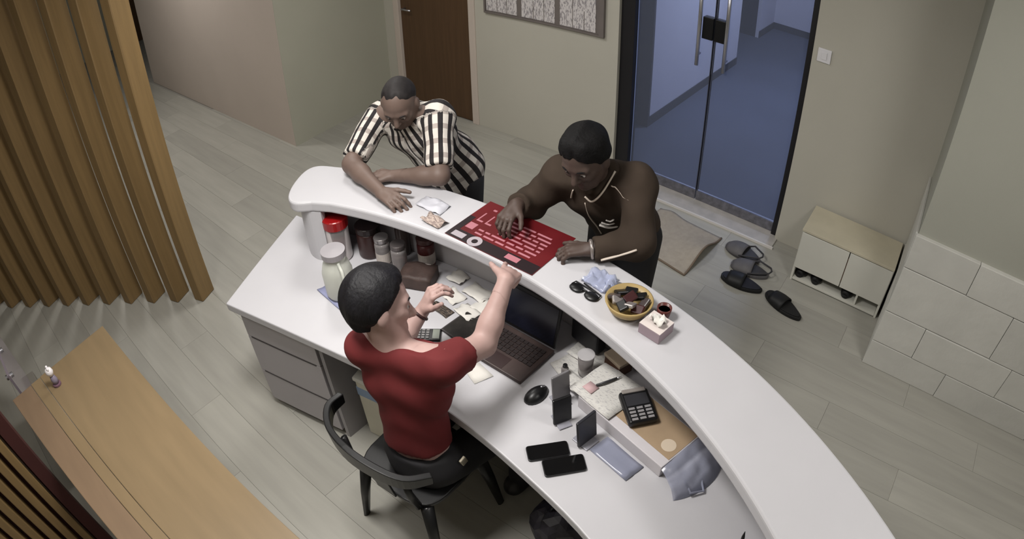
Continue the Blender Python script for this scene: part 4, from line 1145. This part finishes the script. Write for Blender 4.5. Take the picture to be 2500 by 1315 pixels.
def hand(F, W, d, n, s, curl=(30, 35, 25), spread=0.10, point=None, thumb=(0.7, 0.7, 0.1), sc=1.0):
    """W wrist, d toward the fingers, n back-of-hand normal, s toward the thumb"""
    d = unit(d); n = unit(np.array(n) - d * (np.array(n) @ d)); s_ = np.cross(d, n); s_ = s_ if s_ @ np.array(s) > 0 else -s_
    tips = []
    K = [W + d * 0.085 * sc * q + s_ * o * sc + n * 0.002 for o, q in ((0.030, 0.98), (0.010, 1.03), (-0.010, 1.0), (-0.029, 0.92))]
    for i, k in enumerate(K):
        F.cap(W + s_ * (0.016 - 0.011 * i) * sc, k, 0.0145 * sc, 0.0105 * sc, 0.010)
    F.cap(W + d * 0.02 * sc, W + d * 0.06 * sc, 0.019 * sc, 0.017 * sc, 0.015)
    LN = ((0.040, 0.024, 0.020), (0.044, 0.028, 0.021), (0.041, 0.026, 0.020), (0.032, 0.019, 0.018))
    for i, k in enumerate(K):
        p = k; a = 0.0; dd = unit(d + s_ * spread * (1.5 - i) * 0.6)
        cur = curl if point is None or i != 0 else point
        for j in range(3):
            a += math.radians(cur[j]) * (1 + 0.08 * i)
            q = p + (dd * math.cos(a) - n * math.sin(a)) * LN[i][j] * sc
            F.cap(p, q, (0.0092 - 0.0008 * j) * sc, (0.0086 - 0.0010 * j) * sc, 0.005); p = q
        tips.append(p)
    b0 = W + (d * 0.022 + s_ * 0.022) * sc; td = unit(s_ * thumb[0] + d * thumb[1] - n * thumb[2])
    b1 = b0 + td * 0.042 * sc; b2 = b1 + unit(td + d * 0.45 - n * 0.15) * 0.032 * sc; b3 = b2 + unit(td + d * 0.8 - n * 0.25) * 0.026 * sc
    F.cap(b0, b1, 0.017 * sc, 0.0115 * sc, 0.012); F.cap(b1, b2, 0.011 * sc, 0.010 * sc, 0.006); F.cap(b2, b3, 0.0098 * sc, 0.0085 * sc, 0.005)
    return tips

def hbox(W, d, r=0.13, hh=0.004):
    c = np.array(W) + unit(d) * 0.085
    return (c - r, c + r, hh)

def snap(F, p, out=0.003, n=12):
    """move a point onto the surface of a field"""
    p = V3(*p)
    for _ in range(n):
        e = 1e-3
        g = np.array([(F.at(p + e * x) - F.at(p - e * x)) / (2 * e) for x in np.eye(3)])
        p = p - g / max(g @ g, 0.2) * (F.at(p) - out) * 0.8
    return p

def folds(amp, freq, dirs, sd=0):
    r = np.random.default_rng(sd); ph = r.uniform(0, 6, 6)
    a, b = unit(dirs[0]), unit(dirs[1])
    def fn(P):
        x, y = P @ a, P @ b
        return amp * (np.sin(freq * x + 2.2 * np.sin(freq * 0.35 * y + ph[0]) + ph[1]) * 0.6 + np.sin(freq * 0.6 * (x + y) + 1.5 * np.sin(freq * 0.3 * x + ph[2])) * 0.4)
    return fn

def legs(F, hipL, kneeL, footL, hipR, kneeR, footR, cloth=0.0):
    for h_, k_, f_ in ((hipL, kneeL, footL), (hipR, kneeR, footR)):
        F.cap(h_, k_, 0.080 + cloth, 0.055 + cloth, 0.03); F.cap(k_, f_, 0.052 + cloth, 0.038 + cloth * 1.3, 0.02)

def shoe_part(parent, foot, d, m):
    d = unit(V3(d[0], d[1], 0)); F = Field(); p = V3(foot[0], foot[1], 0.0)
    up = V3(0, 0, 1)
    F.cap(p - d * 0.05 + up * 0.045, p + d * 0.15 + up * 0.034, 0.044, 0.034, 0.02, None, ((p + up * 0.001, -up),))
    F.cap(p - d * 0.03 + up * 0.06, p + d * 0.02 + up * 0.07, 0.045, 0.045, 0.03, None, ((p + up * 0.10, up),))
    return field_mesh('shoe', F, m, parent, 0.008)

SHOE = mat('shoe_dark', (34, 32, 33), 0.5)
PANT_B = mat('black_trousers', (24, 23, 26), 0.8, vary=0.15, scale=12)

# ================================================================== clerk in red (seated)
SK1 = mat('fair_skin', (168, 140, 134), 0.55, vary=0.05, scale=14)
HA1 = mat('black_hair', (16, 15, 19), 0.6, spec=0.25, vary=0.3, scale=30, bump=0.35, bscale=90, stretch=(1, 1, 0.3))
P1 = thing('person', 'person in a red t-shirt seated with one arm raised to the menu', 'person', (-1.20, 0.90, 0))
B = Field()
pel = V3(-1.200, 0.878, 0.54); nb = V3(-1.255, 0.915, 1.065); shL = V3(-1.375, 0.865, 1.02); shR = V3(-1.095, 0.965, 1.045)
lat = unit(shR - shL); fw = unit(np.cross(V3(0, 0, 1), lat)); chest = (shL + shR) / 2 - V3(0, 0, 0.13) + fw * 0.0
HC1 = V3(-1.325, 0.928, 1.190); hf = unit(V3(0.50, 0.82, -0.20)); hu = unit(V3(-0.34, 0.20, 0.9)); S1 = 1.08
B.cap(pel, chest, 0.118, 0.112, 0.05, (fw, 0.72)); B.cap(chest - lat * 0.06, chest + lat * 0.06, 0.100, 0.100, 0.04, (fw, 0.8))
B.cap(shL, shR, 0.06, 0.06, 0.04); B.cap(nb - V3(0, 0, 0.02), HC1 - hu * 0.06 - hf * 0.015, 0.056, 0.052, 0.03)
elR = V3(-1.085, 1.150, 0.995); wrR = V3(-1.118, 1.318, 1.150)
elL = V3(-1.455, 1.06, 0.815); wrL = V3(-1.425, 1.195, 0.930)
for s_, e_, w_ in ((shR, elR, wrR), (shL, elL, wrL)):
    B.cap(s_, e_, 0.052, 0.043, 0.03); B.cap(e_, e_ + (w_ - e_) * 0.35, 0.043, 0.041, 0.02); B.cap(e_ + (w_ - e_) * 0.3, w_, 0.041, 0.027, 0.02)
hipL, hipR = pel + V3(-0.08, 0.0, -0.02), pel + V3(0.085, 0.02, -0.02)
kL, kR = V3(-1.32, 1.26, 0.50), V3(-1.03, 1.29, 0.50)
fL, fR = V3(-1.33, 1.30, 0.09), V3(-1.02, 1.26, 0.09)
legs(B, hipL, kL, fL, hipR, kR, fR)
head(B, HC1, hf, hu, S1)
hdR = unit(V3(-1.20, 1.49, 1.085) - wrR)
hand(B, wrR, hdR, V3(0.25, 0.25, 0.9), V3(-0.9, 0.2, 0), (35, 45, 30), point=(8, 10, 8))
hdL = unit(V3(0.25, 0.35, 0.75))
hand(B, wrL, hdL, V3(-0.5, -0.7, 0.3), V3(0.8, -0.4, 0.2), (35, 45, 30))
o1 = field_mesh('body', B, SK1, P1, 0.011, [(HC1 - 0.15, HC1 + 0.15, 0.005), hbox(wrR, hdR), hbox(wrL, hdL)])
def face_parts_w(P, C, f, u, sc, hairm):
    f = unit(f); u = unit(np.array(u) - f * (np.array(u) @ f)); r = np.cross(f, u)
    base = C - np.array(P.location)
    for s in (-1, 1):
        p = base + (r * s * 0.031 + f * 0.0735 + u * 0.003) * sc
        b = tobm(); bmesh.ops.create_uvsphere(b, u_segments=12, v_segments=8, radius=0.011 * sc)
        e = obj('eye', b, mat('eye_white', (186, 180, 176), 0.3), P, smooth=True, loc=p)
        b = tobm(); bmesh.ops.create_uvsphere(b, u_segments=10, v_segments=6, radius=0.0062 * sc)
        obj('pupil', b, mat('eye_dark', (30, 22, 20), 0.2), e, smooth=True, loc=f * 0.0066 * sc)
        b = tobm(); add_tube(b, [p + (r * s * (-0.014 + 0.03 * q) + f * (0.0150 - 0.012 * q * q) + u * (0.022 + 0.004 * q * (1 - q) * 4)) * sc for q in (0, 0.33, 0.66, 1)], [0.003, 0.004, 0.0035, 0.002], 6)
        obj('eyebrow', b, hairm, P, smooth=True)
    b = tobm(); add_tube(b, [base + (r * q + f * (0.0835 - 9 * q * q) - u * 0.0615) * sc for q in (-0.02, -0.01, 0, 0.01, 0.02)], [0.001, 0.0018, 0.002, 0.0018, 0.001], 6)
    obj('mouth', b, mat('mouth_line', (76, 46, 44), 0.6), P, smooth=True)
face_parts_w(P1, HC1, hf, hu, S1, HA1)
Hh = hair_field(HC1, hf, hu, S1, 0.017, 0.012, -0.066)
hr = np.cross(hf, hu)
Hh.cap(HC1 + hf * 0.03 + hu * 0.115 - hr * 0.02, HC1 + hf * 0.06 + hu * 0.118 + hr * 0.01, 0.022, 0.014, 0.02)
field_mesh('hair', Hh, HA1, P1, 0.005, noise=hair_taper(HC1, hf, hu, S1, 0.012, -0.066, 0.014, folds(0.003, 90, (hr, hf), 2)))
# t-shirt
RSH = mat('red_cotton', (94, 27, 29), 0.85, vary=0.10, scale=9)
T = Field(); c_ = 0.014
hem = (pel + V3(0, 0, 0.08), -unit(nb - pel)); 
nk = (nb + V3(0, 0, 0.014), unit(nb - pel + fw * 0.15))
T.cap(pel + V3(0, 0.0, -0.02), chest, 0.118 + c_ + 0.008, 0.112 + c_, 0.05, (fw, 0.76), (hem,))
T.cap(chest - lat * 0.06, chest + lat * 0.06, 0.100 + c_, 0.100 + c_, 0.04, (fw, 0.82), (nk,))
T.cap(shL, shR, 0.056 + c_, 0.06 + c_, 0.04, None, (nk,))
for s_, e_ in ((shR, elR), (shL, elL)):
    cu = s_ + (e_ - s_) * 0.50
    T.cap(s_, s_ + (e_ - s_) * 0.7, 0.062, 0.066, 0.03, None, ((cu, unit(e_ - s_)),))
field_mesh('t_shirt', T, RSH, P1, 0.009, noise=folds(0.0035, 48, (V3(0.25, 0.1, 1), lat), 5))
# trousers, belt, bracelet, shoes
TR = Field(); wst = (pel + V3(0, 0, 0.035), unit(V3(-0.1, 0.30, 1)))
TR.cap(pel + V3(0, 0, -0.03), pel + V3(-0.01, 0.01, 0.06), 0.138, 0.130, 0.04, (V3(0, 1, 0), 0.85), (wst,))
legs(TR, hipL, kL, fL, hipR, kR, fR, 0.014)
field_mesh('trousers', TR, PANT_B, P1, 0.011, noise=folds(0.004, 55, (V3(0, 1, 0.3), V3(1, 0, 0)), 6))
BRW = mat('bracelet_dark', (46, 26, 26), 0.4)
def ring(F, p, ax, rad, rr, m, name, P):
    ax = unit(ax); a = unit(np.cross(ax, V3(0.3, 0.2, 0.9))); b2 = np.cross(ax, a)
    b = tobm(); add_tube(b, [p + (a * math.cos(t) + b2 * math.sin(t)) * rad - np.array(P.location) for t in np.linspace(0, 2 * math.pi, 25)], rr, 8); return obj(name, b, m, P, smooth=True)
ring(B, wrL + (elL - wrL) * 0.12, wrL - elL, 0.031, 0.006, BRW, 'bracelet', P1)
b = tobm(); kp = snap(TR, pel + V3(0.14, 0.06, 0.01)) - np.array(P1.location)
add_box(b, kp, (0.012, 0.03, 0.05), rot=Matrix.Rotation(0.3, 4, 'X')); obj('belt_keys', b, mat('key_silver', (176, 168, 150), 0.35, metal=0.5), P1, bevel=0.003)
shoe_part(P1, fL, (0, 1), SHOE); shoe_part(P1, fR, (0.1, 1), SHOE)

# ================================================================== visitor in plaid (leaning on the counter)
SK2 = mat('tan_skin', (104, 87, 79), 0.55, vary=0.06, scale=14)
HA2 = mat('cropped_dark_hair', (28, 24, 24), 0.7, vary=0.3, scale=60)
P2 = thing('person', 'person in a black and white plaid shirt leaning on the counter end', 'person', (-2.1, 2.02, 0))
B = Field()
pel = V3(-2.09, 2.06, 0.92); shR = V3(-2.340, 1.83, 1.235); shL = V3(-1.975, 1.885, 1.300)
lat = unit(shL - shR); ctr_ = (shL + shR) / 2; spn = unit(ctr_ - pel); fw = unit(np.cross(lat, spn)); fw = fw if fw[1] < 0 else -fw
chest = ctr_ - spn * 0.12; nb = ctr_ + spn * 0.03 + fw * 0.0
HC2 = V3(-2.095, 1.765, 1.39); hf = unit(V3(0.42, -0.66, -0.55)); hu = unit(V3(0.20, -0.30, 0.8))
B.cap(pel, chest, 0.135, 0.128, 0.05, (fw, 0.78)); B.cap(chest - lat * 0.075, chest + lat * 0.075, 0.11, 0.11, 0.04, (fw, 0.82))
B.cap(shL, shR, 0.062, 0.062, 0.04); B.cap(nb, HC2 - hu * 0.06 - hf * 0.02, 0.058, 0.054, 0.03)
elR = V3(-2.245, 1.555, 1.120); wrR = V3(-1.955, 1.490, 1.100)
elL = V3(-1.815, 1.715, 1.122); wrL = V3(-2.02, 1.625, 1.096)
for s_, e_, w_ in ((shR, elR, wrR), (shL, elL, wrL)):
    B.cap(s_, e_, 0.054, 0.045, 0.03); B.cap(e_, e_ + (w_ - e_) * 0.35, 0.045, 0.043, 0.02); B.cap(e_ + (w_ - e_) * 0.3, w_, 0.043, 0.028, 0.02)
lg = (V3(-2.17, 2.065, 0.86), V3(-2.18, 2.05, 0.48), V3(-2.19, 2.12, 0.09), V3(-2.01, 2.075, 0.86), V3(-2.00, 2.06, 0.48), V3(-1.99, 2.14, 0.09))
legs(B, *lg)
head(B, HC2, hf, hu, 1.02)
hdR = unit(V3(0.95, -0.06, -0.03)); hand(B, wrR, hdR, V3(0, -0.25, 1), V3(0.1, 1, 0), (18, 28, 20))
hdL = unit(V3(-0.92, -0.35, -0.02)); hand(B, wrL, hdL, V3(0, 0, 1), V3(0, -1, 0), (18, 28, 20))
field_mesh('body', B, SK2, P2, 0.011, [(HC2 - 0.15, HC2 + 0.15, 0.005), hbox(wrR, hdR), hbox(wrL, hdL)])
face_parts_w(P2, HC2, hf, hu, 1.02, HA2)
field_mesh('hair', hair_field(HC2, hf, hu, 1.02, 0.005, -0.020, -0.06), HA2, P2, 0.005, noise=hair_taper(HC2, hf, hu, 1.02, -0.020, -0.06, 0.007, folds(0.0012, 120, (V3(1, 0, 0), V3(0, 0, 1)), 4)))
T = Field(); c_ = 0.015
nk = (nb + spn * 0.012, unit(spn + fw * 0.2)); hem = (pel - V3(0, 0, 0.20), V3(0, 0, -1))
T.cap(pel - V3(0, 0, 0.16), pel + V3(0, 0, 0.02), 0.150, 0.158, 0.04, (V3(0, -1, 0), 0.9), (hem,))
T.cap(pel - spn * 0.02, chest, 0.150 + c_, 0.128 + c_, 0.05, (fw, 0.82), (hem,))
T.cap(chest - lat * 0.075, chest + lat * 0.075, 0.11 + c_, 0.11 + c_, 0.04, (fw, 0.84), (nk,))
T.cap(shL, shR, 0.062 + c_, 0.062 + c_, 0.04, None, (nk,))
sl = []
for s_, e_ in ((shR, elR), (shL, elL)):
    cu = s_ + (e_ - s_) * 0.88; sl.append((s_, e_))
    T.cap(s_, e_, 0.074, 0.064, 0.03, None, ((cu, unit(e_ - s_)),))
def plaid_uv(V):
    out = np.zeros((len(V), 3)); t_ = (V - pel) @ spn; q0 = V - pel - np.multiply.outer(np.maximum(t_, 0), spn)
    out[:, 0] = np.arctan2(q0 @ lat, q0 @ fw) * 0.13; out[:, 1] = t_
    for s_, e_ in sl:
        ax = unit(e_ - s_); L_ = np.linalg.norm(e_ - s_); t = (V - s_) @ ax
        a = unit(np.cross(ax, V3(0, 0, 1))); b2 = np.cross(ax, a); q = V - s_ - np.multiply.outer(t, ax)
        side = (V - ctr_) @ lat * np.sign((s_ - ctr_) @ lat)
        m_ = (np.linalg.norm(q, axis=1) < 0.095) & (t > 0.01) & (side > 0.10)
        out[m_, 0] = (np.arctan2(q @ b2, q @ a) * 0.069)[m_] + 0.0; out[m_, 1] = t[m_]
    return out
PLAID = plaid_mat()
field_mesh('plaid_shirt', T, PLAID, P2, 0.009, noise=folds(0.005, 50, (V3(0.2, 0.2, 1), lat), 8), attr=plaid_uv)
CO = Field()
for s in (-1, 1):
    CO.cap(nb + lat * 0.012 * s + fw * 0.075 - spn * 0.02, nb + lat * 0.075 * s - spn * 0.0 - fw * 0.01, 0.020, 0.022, 0.01, (spn, 0.7))
field_mesh('collar', CO, PLAID, P2, 0.006, attr=lambda V: np.stack([(V - ctr_) @ fw, (V - ctr_) @ lat, V[:, 0] * 0], 1))
b = tobm(); add_tube(b, [snap(T, chest + fw * 0.16 + lat * 0.012 + spn * q) - np.array(P2.location) for q in np.linspace(0.10, -0.16, 9)], 0.006, 6, 0.4); obj('button_placket', b, mat('placket_white', (206, 200, 194), 0.8), P2)
TR = Field(); TR.cap(pel - V3(0, 0, 0.02), pel + V3(0, 0, 0.05), 0.145, 0.138, 0.04, (fw, 0.85)); legs(TR, *lg, 0.018)
field_mesh('trousers', TR, mat('charcoal_trousers', (44, 43, 47), 0.85, vary=0.1), P2, 0.012)
shoe_part(P2, lg[2], (0, -1), SHOE); shoe_part(P2, lg[5], (0, -1), SHOE)

# ================================================================== visitor in the brown jacket
SK3 = mat('brown_skin', (72, 58, 52), 0.55, vary=0.06, scale=14)
HA3 = mat('thick_black_hair', (11, 10, 11), 0.75, spec=0.2, vary=0.3, scale=40, bump=0.3, bscale=110)
P3 = thing('person', 'person in a dark brown jacket with pale piping reaching over the menu', 'person', (-1.13, 2.02, 0))
B = Field()
pel = V3(-1.12, 2.14, 0.94); shR = V3(-1.275, 1.875, 1.245); shL = V3(-0.975, 1.945, 1.285)
lat = unit(shL - shR); ctr_ = (shL + shR) / 2; spn = unit(ctr_ - pel); fw = unit(np.cross(lat, spn)); fw = fw if fw[1] < 0 else -fw
chest = ctr_ - spn * 0.12; nb = ctr_ + spn * 0.03
HC3 = V3(-1.125, 1.795, 1.412); hf = unit(V3(0.06, -0.86, -0.48)); hu = unit(V3(-0.05, -0.30, 0.85))
B.cap(pel, chest, 0.130, 0.125, 0.05, (fw, 0.78)); B.cap(chest - lat * 0.07, chest + lat * 0.07, 0.105, 0.105, 0.04, (fw, 0.82))
B.cap(shL, shR, 0.060, 0.060, 0.04); B.cap(nb, HC3 - hu * 0.06 - hf * 0.02, 0.055, 0.052, 0.03)
elR = V3(-1.395, 1.825, 1.085); wrR = V3(-1.380, 1.705, 1.143)
elL = V3(-0.875, 1.80, 1.125); wrL = V3(-1.015, 1.685, 1.105)
for s_, e_, w_ in ((shR, elR, wrR), (shL, elL, wrL)):
    B.cap(s_, e_, 0.053, 0.044, 0.03); B.cap(e_, e_ + (w_ - e_) * 0.35, 0.044, 0.042, 0.02); B.cap(e_ + (w_ - e_) * 0.3, w_, 0.042, 0.028, 0.02)
lg = (V3(-1.20, 2.15, 0.88), V3(-1.22, 2.11, 0.48), V3(-1.23, 2.18, 0.09), V3(-1.04, 2.16, 0.88), V3(-1.03, 2.13, 0.48), V3(-1.02, 2.21, 0.09))
legs(B, *lg)
head(B, HC3, hf, hu, 1.02)
hdR = unit(V3(0.10, -0.95, -0.22)); hand(B, wrR, hdR, V3(-0.1, -0.2, 1), V3(1, 0.1, 0), (30, 40, 25))
hdL = unit(V3(-0.80, -0.55, -0.12)); hand(B, wrL, hdL, V3(0, 0.1, 1), V3(-0.4, 0.8, 0), (28, 40, 30))
field_mesh('body', B, SK3, P3, 0.011, [(HC3 - 0.15, HC3 + 0.15, 0.005), hbox(wrR, hdR), hbox(wrL, hdL)])
face_parts_w(P3, HC3, hf, hu, 1.02, HA3)
Hh = hair_field(HC3, hf, hu, 1.02, 0.014, 0.020, -0.045); hr = np.cross(hf, unit(hu - hf * (hu @ hf)))
Hh.cap(HC3 + hf * 0.045 + hu * 0.105 - hr * 0.03, HC3 + hf * 0.045 + hu * 0.105 + hr * 0.03, 0.026, 0.026, 0.02)
field_mesh('hair', Hh, HA3, P3, 0.005, noise=hair_taper(HC3, hf, hu, 1.02, 0.020, -0.045, 0.014, folds(0.0032, 110, (hr, hu), 3)))
T = Field(); c_ = 0.020
nk = (nb + spn * 0.030, unit(spn + fw * 0.1)); hem = (pel - V3(0, 0, 0.04), -spn)
T.cap(pel - spn * 0.05, chest, 0.142 + c_, 0.125 + c_, 0.05, (fw, 0.84), (hem,))
T.cap(chest - lat * 0.07, chest + lat * 0.07, 0.105 + c_, 0.105 + c_, 0.04, (fw, 0.86), (nk,))
T.cap(shL, shR, 0.060 + c_, 0.060 + c_, 0.04, None, (nk,))
for s_, e_, w_ in ((shR, elR, wrR), (shL, elL, wrL)):
    T.cap(s_, e_, 0.074, 0.064, 0.03); T.cap(e_, w_, 0.062, 0.047, 0.03, None, ((e_ + (w_ - e_) * 0.92, unit(w_ - e_)),))
JAK = mat('brown_jacket', (58, 49, 42), 0.9, spec=0.15, vary=0.12, scale=8)
field_mesh('jacket', T, JAK, P3, 0.009, noise=folds(0.0055, 52, (V3(0.3, 0.2, 1), lat), 12))
CO = Field()
for s in (-1, 1):
    CO.cap(nb + lat * 0.02 * s + fw * 0.075 + spn * 0.01, nb + lat * 0.07 * s + spn * 0.03 - fw * 0.01, 0.020, 0.026, 0.012, (spn, 0.9))
CO.cap(nb - lat * 0.06 - fw * 0.03 + spn * 0.035, nb + lat * 0.06 - fw * 0.03 + spn * 0.035, 0.026, 0.026, 0.012)
field_mesh('collar', CO, JAK, P3, 0.006)
PIP = mat('pale_piping', (196, 184, 172), 0.6)
def piping(name, pts, rad=0.0035, n=8, m=PIP, flat=0.6):
    b = tobm(); add_tube(b, [snap(T, p, 0.002) - np.array(P3.location) for p in spline(pts, n)], rad, 6, flat); obj(name, b, m, P3, smooth=True)
piping('zip', [chest + fw * 0.17 - lat * 0.055 + spn * q for q in (0.11, 0.03, -0.06, -0.15)])
piping('piping', [ctr_ + lat * (0.075 + 0.022 * q) + fw * (0.055 + 0.008 * q) + spn * (0.075 - 0.016 * q) for q in range(5)])
piping('piping', [ctr_ - lat * (0.085 + 0.008 * q) + fw * (0.085 + 0.004 * q) + spn * (0.03 - 0.018 * q) for q in range(4)], 0.005)
b = tobm(); add_tube(b, [p - np.array(P3.location) for p in spline([nb + lat * 0.085 + spn * 0.050, nb + lat * 0.045 + fw * 0.085 + spn * 0.025, nb + fw * 0.112 - spn * 0.01, nb - lat * 0.03 + fw * 0.10]  , 6)], 0.004, 6); obj('collar_edge', b, PIP, P3, smooth=True)
for q, l0, l1, rr in ((-0.050, -0.025, 0.062, 0.010), (-0.018, -0.005, 0.055, 0.008), (0.012, 0.025, 0.060, 0.007)):
    piping('chest_emblem', [chest + fw * 0.16 + lat * (l0 + (l1 - l0) * t) + spn * (q - 0.012 * math.sin(math.pi * t)) for t in (0, 0.5, 1)], rr, 5, mat('emblem_white', (224, 218, 212), 0.6), 0.5)
piping('cuff_stripe', [elL + (wrL - elL) * 0.15 + V3(0.05, -0.05, 0.03), elL + (wrL - elL) * 0.4 + V3(0.03, -0.06, 0.0), elL + (wrL - elL) * 0.6 + V3(0.0, -0.06, -0.02)], 0.006)
TR = Field(); TR.cap(pel - V3(0, 0, 0.02), pel + V3(0, 0, 0.05), 0.142, 0.136, 0.04, (fw, 0.85)); legs(TR, *lg, 0.018)
field_mesh('trousers', TR, PANT_B, P3, 0.012)
shoe_part(P3, lg[2], (0, -1), SHOE); shoe_part(P3, lg[5], (0, -1), SHOE)
WAT = mat('watch_steel', (150, 142, 138), 0.3, metal=0.6)
ring(B, wrL + (elL - wrL) * 0.02, wrL - elL, 0.031, 0.008, WAT, 'wristwatch', P3)
